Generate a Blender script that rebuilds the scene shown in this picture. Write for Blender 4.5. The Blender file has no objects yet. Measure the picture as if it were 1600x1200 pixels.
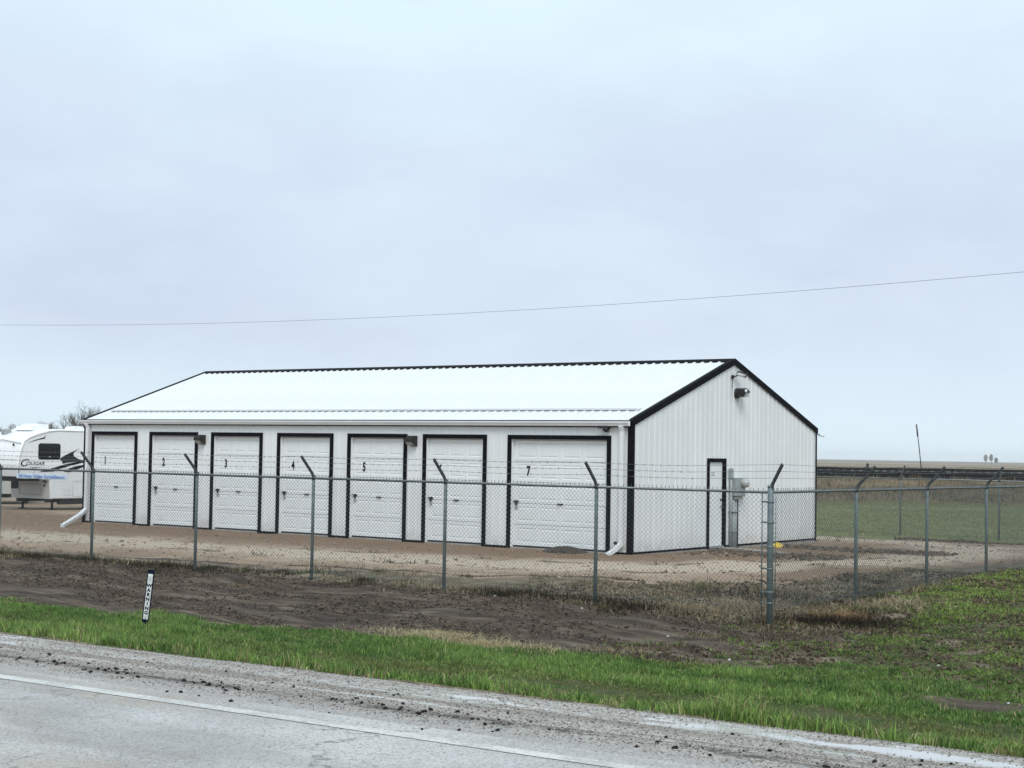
import bpy, math, random
import numpy as np
from mathutils import Vector, Matrix

random.seed(7)
RNG = np.random.default_rng(11)
scene = bpy.context.scene
COL = scene.collection
PI = math.pi

# ------------------------------------------------------------------ camera
CAM_H = 2.276
YAW, PITCH, ROLL = 0.6298, 0.0427, 0.0163
fwd = Vector((-math.sin(YAW) * math.cos(PITCH), math.cos(YAW) * math.cos(PITCH), math.sin(PITCH)))
rgt = Vector((math.cos(YAW), math.sin(YAW), 0))
upv = rgt.cross(fwd)
r2 = math.cos(ROLL) * rgt + math.sin(ROLL) * upv
u2 = -math.sin(ROLL) * rgt + math.cos(ROLL) * upv
cd = bpy.data.cameras.new('camera')
cam = bpy.data.objects.new('camera', cd)
COL.objects.link(cam)
M = Matrix((r2, u2, -fwd)).transposed().to_4x4()
M.translation = Vector((0, 0, CAM_H))
cam.matrix_world = M
cd.sensor_width = 36.0
cd.lens = 2479.2 / 1600 * 36.0
cd.clip_start = 0.1
cd.clip_end = 9000
scene.camera = cam

# ------------------------------------------------------------------ world, sun, exposure
SUN_EL, SUN_AZ = math.radians(48), math.radians(139)      # azimuth clockwise from +Y
scene.view_settings.view_transform = 'Standard'
scene.view_settings.look = 'None'
scene.view_settings.exposure = 0.24
scene.view_settings.gamma = 1.0
scene.view_settings.use_curve_mapping = False


class NT:
    """small helper round a node tree"""
    def __init__(s, tree):
        s.t = tree
        s.n = tree.nodes
        s.n.clear()

    def add(s, kind, **kw):
        nd = s.n.new(kind)
        for k, v in kw.items():
            if k in nd.bl_rna.properties:
                setattr(nd, k, v)
            else:
                s.plug(nd, k, v)
        return nd

    def plug(s, nd, k, v):
        if isinstance(k, str):
            k = k.replace('_', ' ')
        sock = nd.inputs[k]
        if hasattr(v, 'is_output') or isinstance(v, bpy.types.NodeSocket):
            s.t.links.new(v, sock)
        else:
            sock.default_value = v

    def math(s, op, a, b=0.0, c=None, clamp=False):
        nd = s.n.new('ShaderNodeMath')
        nd.operation = op
        nd.use_clamp = clamp
        s.plug(nd, 0, a)
        s.plug(nd, 1, b)
        if c is not None:
            s.plug(nd, 2, c)
        return nd.outputs[0]

    def mix(s, f, a, b, blend='MIX'):
        nd = s.n.new('ShaderNodeMix')
        nd.data_type = 'RGBA'
        nd.blend_type = blend
        s.plug(nd, 0, f)
        for i, v in ((6, a), (7, b)):
            if isinstance(v, tuple) and len(v) == 3:
                v = (*v, 1)
            s.plug(nd, i, v)
        return nd.outputs[2]

    def ramp(s, f, lo, hi):
        nd = s.n.new('ShaderNodeMapRange')
        nd.interpolation_type = 'SMOOTHSTEP'
        s.plug(nd, 0, f)
        nd.inputs[1].default_value = lo
        nd.inputs[2].default_value = hi
        return nd.outputs[0]

    def noise(s, vec, scale, detail=4, rough=0.55, mapscale=None, rot=0.0, loc=(0, 0, 0)):
        if mapscale is not None or rot:
            mp = s.n.new('ShaderNodeMapping')
            s.t.links.new(vec, mp.inputs[0])
            # rotate first so that the stretch runs along a chosen direction
            mp.vector_type = 'POINT'
            mp.inputs['Location'].default_value = loc
            if rot:
                pre = s.n.new('ShaderNodeMapping')
                s.t.links.new(vec, pre.inputs[0])
                pre.inputs['Rotation'].default_value = (0, 0, rot)
                s.t.links.new(pre.outputs[0], mp.inputs[0])
            mp.inputs['Scale'].default_value = mapscale or (1, 1, 1)
            vec = mp.outputs[0]
        nd = s.n.new('ShaderNodeTexNoise')
        s.t.links.new(vec, nd.inputs['Vector'])
        nd.inputs['Scale'].default_value = scale
        nd.inputs['Detail'].default_value = detail
        nd.inputs['Roughness'].default_value = rough
        return nd.outputs[0]


world = bpy.data.worlds.new('World')
scene.world = world
world.use_nodes = True
W = NT(world.node_tree)
tc = W.add('ShaderNodeTexCoord').outputs['Generated']
sky = W.add('ShaderNodeTexSky', sky_type='NISHITA', sun_disc=False)
sky.sun_elevation = SUN_EL
sky.sun_rotation = SUN_AZ
sep = W.add('ShaderNodeSeparateXYZ', Vector=tc)
el = sep.outputs[2]
g1 = W.ramp(el, -0.01, 0.085)
g2 = W.ramp(el, 0.10, 0.30)
scene.cycles.volume_bounces = 2
horizon, mid, high = (0.655, 0.80, 0.895), (0.585, 0.64, 0.755), (0.69, 0.80, 0.90)
n_big = W.noise(tc, 3.2, 5, 0.55, (1, 1, 2.6))
n_sm = W.noise(tc, 9.0, 5, 0.6, (1, 1, 2.2))
cmid = W.mix(W.ramp(n_big, 0.36, 0.66), (0.530, 0.605, 0.745), (0.600, 0.695, 0.815))
chigh = W.mix(W.ramp(n_big, 0.34, 0.64), (0.635, 0.755, 0.86), (0.69, 0.845, 0.925))
c = W.mix(g1, horizon, cmid)
c = W.mix(g2, c, chigh)
c = W.mix(W.math('MULTIPLY', W.ramp(n_sm, 0.40, 0.75), 0.20), c, (0.70, 0.77, 0.89))
bgA = W.add('ShaderNodeBackground', Color=sky.outputs[0], Strength=0.10)
bgB = W.add('ShaderNodeBackground', Color=c, Strength=1.0)
mixs = W.add('ShaderNodeMixShader', Fac=0.93)
W.t.links.new(bgA.outputs[0], mixs.inputs[1])
W.t.links.new(bgB.outputs[0], mixs.inputs[2])
wo = W.add('ShaderNodeOutputWorld')
W.t.links.new(mixs.outputs[0], wo.inputs['Surface'])

sd = bpy.data.lights.new('sun', 'SUN')
sd.energy = 1.5
sd.angle = math.radians(28)
sd.color = (1.0, 0.97, 0.92)
sun = bpy.data.objects.new('sun', sd)
COL.objects.link(sun)
sdir = Vector((math.sin(SUN_AZ) * math.cos(SUN_EL), math.cos(SUN_AZ) * math.cos(SUN_EL), math.sin(SUN_EL)))
sun.rotation_euler = sdir.to_track_quat('Z', 'Y').to_euler()
sun.location = (20, -20, 60)


# ------------------------------------------------------------------ helpers: meshes and objects
class MB:
    """collects polygons for ONE mesh object"""
    def __init__(s):
        s.v, s.f, s.sm = [], [], []

    def add(s, vs, fs, smooth=False):
        b = len(s.v)
        s.v += [tuple(map(float, q)) for q in vs]
        s.f += [[b + i for i in f] for f in fs]
        s.sm += [smooth] * len(fs)
        return s

    def box(s, x0, x1, y0, y1, z0, z1):
        vs = [(x, y, z) for z in (z0, z1) for y in (y0, y1) for x in (x0, x1)]
        return s.add(vs, [(0, 2, 3, 1), (4, 5, 7, 6), (0, 1, 5, 4), (2, 6, 7, 3), (0, 4, 6, 2), (1, 3, 7, 5)])

    def bbox(s, x0, x1, y0, y1, z0, z1, b=0.01):
        """box with all edges chamfered by b"""
        lo, hi = (x0, y0, z0), (x1, y1, z1)
        vs, idx = [], {}
        for sx in (0, 1):
            for sy in (0, 1):
                for sz in (0, 1):
                    sg = (sx, sy, sz)
                    for a in range(3):
                        p = []
                        for k in range(3):
                            e = hi[k] if sg[k] else lo[k]
                            p.append(e if k == a else e + (-b if sg[k] else b))
                        idx[(sg, a)] = len(vs)
                        vs.append(p)
        fs = []
        for a in range(3):
            o1, o2 = [k for k in range(3) if k != a]
            for sa in (0, 1):
                ring = []
                for p, q in ((0, 0), (1, 0), (1, 1), (0, 1)):
                    sg = [0, 0, 0]
                    sg[a], sg[o1], sg[o2] = sa, p, q
                    ring.append(idx[(tuple(sg), a)])
                fs.append(ring)
        for a in range(3):
            o1, o2 = [k for k in range(3) if k != a]
            for p in (0, 1):
                for q in (0, 1):
                    s0, s1 = [0, 0, 0], [0, 0, 0]
                    s0[o1] = s1[o1] = p
                    s0[o2] = s1[o2] = q
                    s1[a] = 1
                    s0, s1 = tuple(s0), tuple(s1)
                    fs.append([idx[(s0, o1)], idx[(s1, o1)], idx[(s1, o2)], idx[(s0, o2)]])
        for sx in (0, 1):
            for sy in (0, 1):
                for sz in (0, 1):
                    fs.append([idx[((sx, sy, sz), a)] for a in range(3)])
        return s.add(vs, fs)

    def tube(s, pts, r, n=8, caps=True, smooth=True, twist=0.0):
        pts = [Vector(p) for p in pts]
        rr = r if isinstance(r, (list, tuple)) else [r] * len(pts)
        vs, fs = [], []
        up = None
        for i, p in enumerate(pts):
            d = (pts[min(i + 1, len(pts) - 1)] - pts[max(i - 1, 0)]).normalized()
            if up is None:
                up = Vector((0, 0, 1)) if abs(d.z) < 0.9 else Vector((1, 0, 0))
            a = d.cross(up).normalized()
            b = a.cross(d).normalized()
            up = b
            for k in range(n):
                t = 2 * PI * k / n + twist
                vs.append(p + (a * math.cos(t) + b * math.sin(t)) * rr[i])
        for i in range(len(pts) - 1):
            for k in range(n):
                fs.append((i * n + k, i * n + (k + 1) % n, (i + 1) * n + (k + 1) % n, (i + 1) * n + k))
        if caps:
            fs.append(list(range(n))[::-1])
            fs.append([(len(pts) - 1) * n + k for k in range(n)])
        return s.add(vs, fs, smooth)

    def rect_tube(s, pts, w, h, side):
        """bar of rectangular section; side = the direction of the width"""
        pts = [Vector(p) for p in pts]
        side = Vector(side).normalized()
        vs, fs = [], []
        for i, p in enumerate(pts):
            d = (pts[min(i + 1, len(pts) - 1)] - pts[max(i - 1, 0)]).normalized()
            b = d.cross(side).normalized()
            for q, t in ((-1, -1), (1, -1), (1, 1), (-1, 1)):
                vs.append(p + side * q * w / 2 + b * t * h / 2)
        for i in range(len(pts) - 1):
            for k in range(4):
                fs.append((i * 4 + k, i * 4 + (k + 1) % 4, i * 4 + 4 + (k + 1) % 4, i * 4 + 4 + k))
        fs.append((3, 2, 1, 0))
        e = (len(pts) - 1) * 4
        fs.append((e, e + 1, e + 2, e + 3))
        return s.add(vs, fs)

    def prism(s, poly, a0, a1, axis='y'):
        """extrude a 2-D polygon; axis y: poly in (x,z); axis x: poly in (y,z); axis z: poly in (x,y)"""
        n = len(poly)
        mk = {'y': lambda p, t: (p[0], t, p[1]), 'x': lambda p, t: (t, p[0], p[1]), 'z': lambda p, t: (p[0], p[1], t)}[axis]
        vs = [mk(p, a0) for p in poly] + [mk(p, a1) for p in poly]
        fs = [list(range(n)), list(range(2 * n - 1, n - 1, -1))]
        fs += [(i, i + n, (i + 1) % n + n, (i + 1) % n) for i in range(n)]
        return s.add(vs, fs)

    def lathe(s, prof, c, n=16, axis='z'):
        vs, fs = [], []
        for r, h in prof:
            for k in range(n):
                t = 2 * PI * k / n
                a, b = r * math.cos(t), r * math.sin(t)
                vs.append({'z': (c[0] + a, c[1] + b, c[2] + h), 'x': (c[0] + h, c[1] + a, c[2] + b), 'y': (c[0] + a, c[1] + h, c[2] + b)}[axis])
        for i in range(len(prof) - 1):
            for k in range(n):
                fs.append((i * n + k, i * n + (k + 1) % n, (i + 1) * n + (k + 1) % n, (i + 1) * n + k))
        fs.append(list(range(n))[::-1])
        fs.append([(len(prof) - 1) * n + k for k in range(n)])
        return s.add(vs, fs, True)

    def mesh(s, name, m, off=(0, 0, 0)):
        me = bpy.data.meshes.new(name)
        o = Vector(off)
        me.from_pydata([tuple(Vector(q) - o) for q in s.v], [], s.f)
        me.polygons.foreach_set('use_smooth', s.sm)
        if m:
            me.materials.append(m)
        bm = __import__('bmesh').new()
        bm.from_mesh(me)
        __import__('bmesh').ops.recalc_face_normals(bm, faces=bm.faces)
        bm.to_mesh(me)
        bm.free()
        return me


def link(name, me, parent=None, loc=(0, 0, 0), rot=(0, 0, 0)):
    o = bpy.data.objects.new(name, me)
    COL.objects.link(o)
    o.parent = parent
    o.location = loc
    o.rotation_euler = rot
    return o


def tag(o, label=None, cat=None, group=None, kind=None):
    for k, v in (('label', label), ('category', cat), ('group', group), ('kind', kind)):
        if v:
            o[k] = v
    return o


def thing(name, label, cat, loc=(0, 0, 0), rz=0, group=None):
    return tag(link(name, None, None, loc, (0, 0, rz)), label, cat, group)


def part(mb, name, m, parent, org=(0, 0, 0), loc=(0, 0, 0)):
    """mesh given in the frame that `org` shifts to the parent's own frame"""
    return link(name, mb.mesh(name, m, org), parent, loc)


def copy_tree(o, parent=None):
    c = o.copy()
    COL.objects.link(c)
    c.parent = parent
    for ch in list(o.children):
        copy_tree(ch, c)
    return c


def np_mesh(name, V, quads=None, tris=None, mat=None, attrs=None, smooth=False):
    me = bpy.data.meshes.new(name)
    V = np.asarray(V, np.float32)
    me.vertices.add(len(V))
    me.vertices.foreach_set('co', V.ravel())
    loops, starts, tot = [], [], 0
    if quads is not None and len(quads):
        q = np.asarray(quads, np.int32)
        loops.append(q.ravel())
        starts.append(np.arange(len(q)) * 4)
        tot += q.size
    if tris is not None and len(tris):
        t = np.asarray(tris, np.int32)
        loops.append(t.ravel())
        starts.append(tot + np.arange(len(t)) * 3)
        tot += t.size
    L = np.concatenate(loops)
    S = np.concatenate(starts).astype(np.int32)
    me.loops.add(len(L))
    me.loops.foreach_set('vertex_index', L)
    me.polygons.add(len(S))
    me.polygons.foreach_set('loop_start', S)
    if smooth:
        me.polygons.foreach_set('use_smooth', np.ones(len(S), bool))
    for k, a in (attrs or {}).items():
        at = me.attributes.new(k, 'FLOAT_COLOR', 'POINT')
        a4 = np.ones((len(V), 4), np.float32)
        a4[:, :a.shape[1]] = a
        at.data.foreach_set('color', a4.ravel())
    me.update(calc_edges=True)
    if mat:
        me.materials.append(mat)
    return me


# ------------------------------------------------------------------ materials
MATS = {}


def mat(name, col, rough=0.6, metal=0.0, var=0.12, scale=6.0, bump=0.0, bscale=60.0, spec=0.5, streak=0.0, splash=0.0):
    m = bpy.data.materials.new(name)
    m.use_nodes = True
    T = NT(m.node_tree)
    pos = T.add('ShaderNodeTexCoord').outputs['Object']
    b = T.add('ShaderNodeBsdfPrincipled')
    n1 = T.noise(pos, scale, 5, 0.6)
    n2 = T.noise(pos, scale * 7, 3, 0.6)
    dark = tuple(x * (1 - var) for x in col)
    light = tuple(min(1, x * (1 + var * 0.5)) for x in col)
    cc = T.mix(T.ramp(n1, 0.3, 0.7), dark, light)
    cc = T.mix(T.math('MULTIPLY', T.ramp(n2, 0.5, 0.8), var), cc, tuple(x * 0.75 for x in col))
    if streak:
        ns = T.noise(pos, 5.0, 4, 0.6, (3.0, 3.0, 0.25))
        cc = T.mix(T.math('MULTIPLY', T.ramp(ns, 0.5, 0.8), streak), cc, (0.33, 0.30, 0.26))
    if splash:
        zz = T.add('ShaderNodeSeparateXYZ', Vector=pos).outputs[2]
        ms = T.math('MULTIPLY', T.math('SUBTRACT', 1.0, T.ramp(T.math('ADD', zz, T.math('MULTIPLY', T.math('SUBTRACT', n1, 0.5), 0.35)), 0.10, 0.55)), T.ramp(n2, 0.25, 0.7))
        cc = T.mix(T.math('MULTIPLY', ms, splash), cc, (0.30, 0.235, 0.175))
    T.plug(b, 'Base Color', cc)
    T.plug(b, 'Roughness', T.math('ADD', rough - 0.08, T.math('MULTIPLY', n2, 0.16)))
    b.inputs['Metallic'].default_value = metal
    b.inputs['Specular IOR Level'].default_value = spec
    if bump:
        nb = T.noise(pos, bscale, 4, 0.6)
        bp = T.add('ShaderNodeBump', Height=nb, Strength=bump, Distance=0.01)
        T.plug(b, 'Normal', bp.outputs[0])
    T.t.links.new(b.outputs[0], T.add('ShaderNodeOutputMaterial').inputs[0])
    MATS[name] = m
    return m


def attr_mat(name, rough=0.7, trans=0.0, spec=0.3):
    """colour from a per-blade colour attribute"""
    m = bpy.data.materials.new(name)
    m.use_nodes = True
    T = NT(m.node_tree)
    a = T.add('ShaderNodeAttribute', attribute_name='tint')
    b = T.add('ShaderNodeBsdfPrincipled', Roughness=rough)
    b.inputs['Specular IOR Level'].default_value = spec
    T.plug(b, 'Base Color', a.outputs['Color'])
    out = T.add('ShaderNodeOutputMaterial')
    if trans:
        tr = T.add('ShaderNodeBsdfTranslucent', Color=a.outputs['Color'])
        mx = T.add('ShaderNodeMixShader', Fac=trans)
        T.t.links.new(b.outputs[0], mx.inputs[1])
        T.t.links.new(tr.outputs[0], mx.inputs[2])
        T.t.links.new(mx.outputs[0], out.inputs[0])
    else:
        T.t.links.new(b.outputs[0], out.inputs[0])
    return m


M_WALL = mat('white_siding', (0.80, 0.815, 0.815), 0.42, 0, 0.05, 0.8, streak=0.10, splash=0.38)
M_ROOF = mat('white_roof_steel', (0.745, 0.765, 0.77), 0.40, 0, 0.04, 0.7)
M_DOOR = mat('white_door', (0.80, 0.82, 0.825), 0.45, 0, 0.04, 1.2, streak=0.07)
M_BLACK = mat('black_trim', (0.005, 0.005, 0.008), 0.6, 0, 0.2, 3.0, spec=0.05)
M_GUTTER = mat('white_gutter', (0.78, 0.79, 0.80), 0.4, 0, 0.05, 2.0)
M_CONC = mat('concrete', (0.36, 0.34, 0.31), 0.85, 0, 0.25, 3.0, bump=0.5)
M_NUM = mat('black_paint', (0.007, 0.008, 0.014), 0.6, spec=0.08)
M_HARD = mat('dark_hardware', (0.035, 0.033, 0.03), 0.45, 0.5)
M_STEEL = mat('dull_steel', (0.45, 0.45, 0.44), 0.4, 0.7)
M_GALV = mat('galvanised_post', (0.155, 0.195, 0.20), 0.50, 0.25, 0.22, 9.0)
M_RAILG = mat('galvanised_rail', (0.17, 0.19, 0.19), 0.38, 0.55, 0.2, 6.0)
M_WIRE = mat('galvanised_wire', (0.135, 0.155, 0.155), 0.5, 0.25, 0.1, 9.0)
M_GREY = mat('grey_enamel', (0.33, 0.37, 0.37), 0.5, 0.0, 0.1, 4.0)
M_GLASS = mat('dark_glass', (0.006, 0.006, 0.008), 0.06, 0, 0.0)
M_LENS = mat('lamp_lens', (0.42, 0.44, 0.43), 0.15, 0, 0.1)
M_RVW = mat('white_fibreglass', (0.87, 0.885, 0.89), 0.28, 0, 0.04, 0.9, streak=0.05)
M_RVG = mat('pale_grey_fibreglass', (0.62, 0.63, 0.62), 0.4, 0, 0.06, 1.5, streak=0.1)
M_DECAL = mat('black_decal', (0.008, 0.008, 0.010), 0.45, 0, 0.3, 5.0, spec=0.12)
M_DECALG = mat('charcoal_decal', (0.030, 0.032, 0.033), 0.5, 0, 0.6, 9.0, spec=0.12)
M_DULLBLACK = mat('black_underbody', (0.015, 0.015, 0.015), 0.7)  # plain black for chassis, seals, frames and ironwork
M_RUBBER = mat('tyre_rubber', (0.02, 0.02, 0.02), 0.8)
M_BEIGE = mat('beige_cladding', (0.50, 0.53, 0.48), 0.5, 0, 0.08, 2.0)
M_BANNER = mat('banner_vinyl', (0.74, 0.80, 0.86), 0.45, 0, 0.05, 2.0)
M_BLUE = mat('blue_print', (0.05, 0.20, 0.55), 0.5)
M_NAVY = mat('navy_plastic', (0.005, 0.011, 0.026), 0.5, spec=0.1)
M_LABEL = mat('white_decal', (0.80, 0.82, 0.82), 0.5, 0, 0.04)
M_YEL = mat('yellow_plastic', (0.75, 0.50, 0.03), 0.4, 0, 0.15, 5.0)
M_WOOD = mat('weathered_wood', (0.30, 0.275, 0.24), 0.8, 0, 0.3, 7.0, bump=0.4)
M_BALL = mat('dark_ballast', (0.010, 0.009, 0.009), 0.95, 0, 0.4, 2.5, bump=1.0, bscale=6.0, spec=0.03)
M_RUST = mat('rusty_rail', (0.012, 0.010, 0.009), 0.8, 0.0, 0.3, 2.0, spec=0.03)
M_TIE = mat('grey_sleeper', (0.27, 0.255, 0.24), 0.85, 0, 0.3, 2.0)
M_BARK = mat('grey_bark', (0.115, 0.10, 0.092), 0.9, 0, 0.3, 4.0)
M_BARK2 = mat('reddish_bark', (0.13, 0.085, 0.06), 0.9, 0, 0.3, 4.0)
M_RED = mat('faded_red_sleeve', (0.085, 0.045, 0.04), 0.6)
M_BLADE = attr_mat('grass_blades', 0.55, 0.28, 0.25)
M_DRY = attr_mat('dry_stems', 0.85, 0.1, 0.1)
M_CLOD = attr_mat('soil_clods', 0.85, 0.0, 0.12)
M_STONE = attr_mat('loose_stones', 0.75, 0.0, 0.4)

# ------------------------------------------------------------------ terrain height and zones
FENCE_Y, FENCE_X = 21.16, -10.68
BX, BY = -18.176, 29.433          # near front corner of the building
BL, BW = 18.288, 9.144
BACK_Y = 46.3


def vnoise(x, y, seed=0):
    xi, yi = np.floor(x).astype(np.int64), np.floor(y).astype(np.int64)
    fx, fy = x - xi, y - yi
    fx, fy = fx * fx * (3 - 2 * fx), fy * fy * (3 - 2 * fy)

    def h(a, b):
        n = (a * 374761393 + b * 668265263 + seed * 974634777) & 0xFFFFFFFF
        n = ((n ^ (n >> 13)) * 1274126177) & 0xFFFFFFFF
        return ((n ^ (n >> 16)) & 0xFFFF) / 65535.0
    return (h(xi, yi) * (1 - fx) + h(xi + 1, yi) * fx) * (1 - fy) + (h(xi, yi + 1) * (1 - fx) + h(xi + 1, yi + 1) * fx) * fy


def fbm(x, y, s=1.0, oct=4, seed=0):
    t, a, n = 0, 1.0, 0
    for o in range(oct):
        t = t + a * vnoise(np.asarray(x) * s * 2 ** o + 17.3 * o, np.asarray(y) * s * 2 ** o - 9.1 * o, seed + o)
        n += a
        a *= 0.5
    return t / n


def sstep(a, b, x):
    t = np.clip((x - a) / (b - a), 0, 1)
    return t * t * (3 - 2 * t)


PY = np.array([-5000, 10.06, 10.10, 10.6, 11.3, 12.5, 14.3, 16, 19.5, 21.2, 23, 26, 28.6, 29.4, 33, 41, 46, 60, 95, 300])
PZ = np.array([0.30, 0.30, 0.40, 0.33, 0.25, 0.10, -0.03, -0.12, -0.15, -0.12, -0.08, -0.03, 0.045, 0.085, 0.05, 0.0, -0.10, -0.2, -0.45, -0.3])
RS = 0.03      # skew of the road against the building


def zones(x, y):
    x, y = np.asarray(x, float), np.asarray(y, float)
    n = fbm(x, y, 0.6, 4, 3) - 0.5
    n2 = fbm(x, y, 1.7, 4, 8) - 0.5
    yb = 15.55 + 0.183 * (np.clip(x, -22, -7.0) + 12.3)
    right = sstep(-10.6, -8.6, x + n * 3.0)
    turf = sstep(9.95, 10.35, y + n2 * 1.0 - RS * (np.clip(x, -30, 10) + 5)) * sstep(0.35, -0.35, y - yb - n * 2.2)
    bare = sstep(1.5, 0.5, np.hypot((x + 4.6) / 1.1, (y - 15.0) / 0.55) + n2 * 1.5)
    turf = turf * (1 - 0.85 * bare)
    straw_gap = sstep(1.3, 0.6, np.hypot((x + 12.3) / 1.1, (y - 15.6) / 0.6) + n2)
    turf = turf * (1 - 0.6 * straw_gap)
    patchy = right * sstep(yb - 0.2, yb + 0.5, y)
    grn = patchy * np.clip(sstep(-0.22, 0.16, n2 + n * 0.4 + 0.03 * (y - 19.5) + 0.025 * (x + 9)), 0, 1)
    grn = np.maximum(grn * np.where(x > FENCE_X + 0.25, 1, 0.25), 0.85 * sstep(21.5, 25.5, y + n2 * 3 + 0.5 * (x + 9.5)) * sstep(-10.9, -10.2, x) * sstep(-0.3, -0.1, n))
    turf = np.clip(turf + grn * 0.9, 0, 1)
    soil = sstep(yb - 0.5, yb + 0.3, y) * sstep(21.4, 20.7, y + n * 0.9) * (1 - 0.55 * right) * (1 - turf)
    soil = np.maximum(soil, 0.8 * bare)
    # yard: beyond a weedy strip along the fence
    edge = np.interp(x, [-60, -30, -25, -20, -15, -13, -12, -10.7], [20.6, 21.6, 22.2, 23.1, 24.9, 26.2, 30.5, 40])
    yard = sstep(-0.8, 0.8, y - edge - n * 1.8) * sstep(43.6, 42.4, y + n * 1.2 - 0.8 * sstep(-15, -12, x)) * sstep(-10.9, -11.9, x + n * 1.2 - 0.5 * sstep(30, 27, y))
    yard = np.where((x < -40), sstep(-0.8, 0.8, y - edge - n * 1.8) * sstep(70, 60, y), yard)
    rut = np.exp(-((y - edge - 0.45 - n * 0.5) / 0.13) ** 2) * sstep(-27, -25.5, x) * sstep(-14.5, -16, x) * sstep(-0.18, 0.0, n2 + 0.08)
    soil = np.maximum(soil, 0.9 * rut)
    yard = yard * (1 - rut)
    lawn = np.clip(sstep(43.2, 44.2, y + n * 1.2) + sstep(-11, -10.2, x) * sstep(23, 29, y + n * 4), 0, 1)
    dep = -0.589 * x + 0.808 * y
    field = sstep(117, 120, dep)
    lawn = lawn * (1 - field) * sstep(97, 91, dep + 3 * n) * np.where(x < -40, 0.3, 1)
    # wheel track round the building
    path = np.array([(-60, 24.5), (-30, 25.3), (-20, 26.0), (-15.6, 27.6), (-13.6, 31), (-13.2, 36), (-14.2, 40), (-18, 41.6), (-24, 41.8)])
    tr = np.zeros_like(x)
    ln = np.zeros_like(x)
    for a, b in zip(path[:-1], path[1:]):
        ab = b - a
        t = np.clip(((x - a[0]) * ab[0] + (y - a[1]) * ab[1]) / (ab @ ab), 0, 1)
        dd = np.hypot(x - a[0] - t * ab[0], y - a[1] - t * ab[1])
        tr = np.maximum(tr, np.exp(-((dd + n * 1.2 + n2 * 0.8) / 1.25) ** 2))
        for off in (0.95 + n * 0.9, -0.75 + n * 1.3):
            sd_ = (ab[0] * (y - a[1]) - ab[1] * (x - a[0])) / np.hypot(*ab)
            ln = np.maximum(ln, np.exp(-((sd_ - off) / 0.10) ** 2) * ((t > 0) & (t < 1)))
    ln = ln * sstep(-0.10, 0.06, n2) * yard
    soil = np.maximum(soil, 0.62 * ln)
    yard = yard * (1 - 0.62 * ln)
    return dict(turf=turf, soil=soil, yard=yard, lawn=lawn, field=field, track=tr * yard)


def height(x, y, z=None):
    x, y = np.asarray(x, float), np.asarray(y, float)
    h = np.interp(y - RS * (np.clip(x, -30, 10) + 5) * sstep(14, 10, y), PY, PZ)
    r = np.hypot(x, y)
    h = h - 0.36 * sstep(-38, -46, x) * sstep(30, 38, y)
    h = h - 2.6 * sstep(150, 2600, r)
    z = z or zones(x, y)
    near = sstep(90, 50, r)
    amp = 0.025 + 0.05 * z['soil'] + 0.03 * z['turf'] + 0.02 * (1 - z['yard'])
    h = h + near * amp * (fbm(x, y, 1.3, 5, 21) - 0.5) * 2 * sstep(10.0, 10.5, y)
    # rough ridge of dug soil along the fence foot and clumps by the corner
    ridge = np.exp(-((y - 21.0) / 0.45) ** 2) * sstep(-12.3, -13.6, x)
    h = h - 0.085 * np.exp(-((x + 10.4) / 2.2) ** 2 - ((y - 21.6) / 2.6) ** 2)
    h = h + ridge * 0.13 * (fbm(x, y, 2.2, 4, 33) - 0.30)
    # wheel ruts in the soil strip
    for yc in (18.3, 19.9):
        h = h - 0.04 * np.exp(-((y - yc - 0.05 * (x + 12) - 0.3 * (fbm(x, x * 0, 0.3, 2, 5) - .5)) / 0.14) ** 2) * z['soil']
    return h


def axis(breaks):
    """breaks: [(start, stop, step0, step1)...] graded coordinates"""
    out = [breaks[0][0]]
    for a, b, s0, s1 in breaks:
        x = a
        while x < b - 1e-6:
            t = (x - a) / (b - a)
            x = min(b, x + s0 * (1 - t) + s1 * t)
            out.append(x)
    return np.array(sorted(set(np.round(out, 5))))


gx = axis([(-3500, -400, 400, 150), (-400, -70, 100, 6), (-70, -36, 4, 0.35), (-36, -2, 0.16, 0.11), (-2, 12, 0.2, 2), (12, 100, 3, 30), (100, 400, 50, 120), (400, 3500, 180, 500)])
gy = axis([(-3500, -300, 500, 150), (-300, 8, 120, 3), (8, 9.6, 0.8, 0.4), (9.6, 22, 0.075, 0.10), (22, 47, 0.11, 0.5), (47, 130, 0.8, 4), (130, 500, 6, 60), (500, 3500, 60, 400)])
X, Y = np.meshgrid(gx, gy)
ZN = zones(X, Y)
Z = height(X, Y, ZN)
nx, ny = len(gx), len(gy)
zA = np.stack([ZN['turf'].ravel(), ZN['soil'].ravel(), ZN['yard'].ravel()], 1)
zB = np.stack([ZN['lawn'].ravel(), ZN['field'].ravel(), ZN['track'].ravel()], 1)


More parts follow.
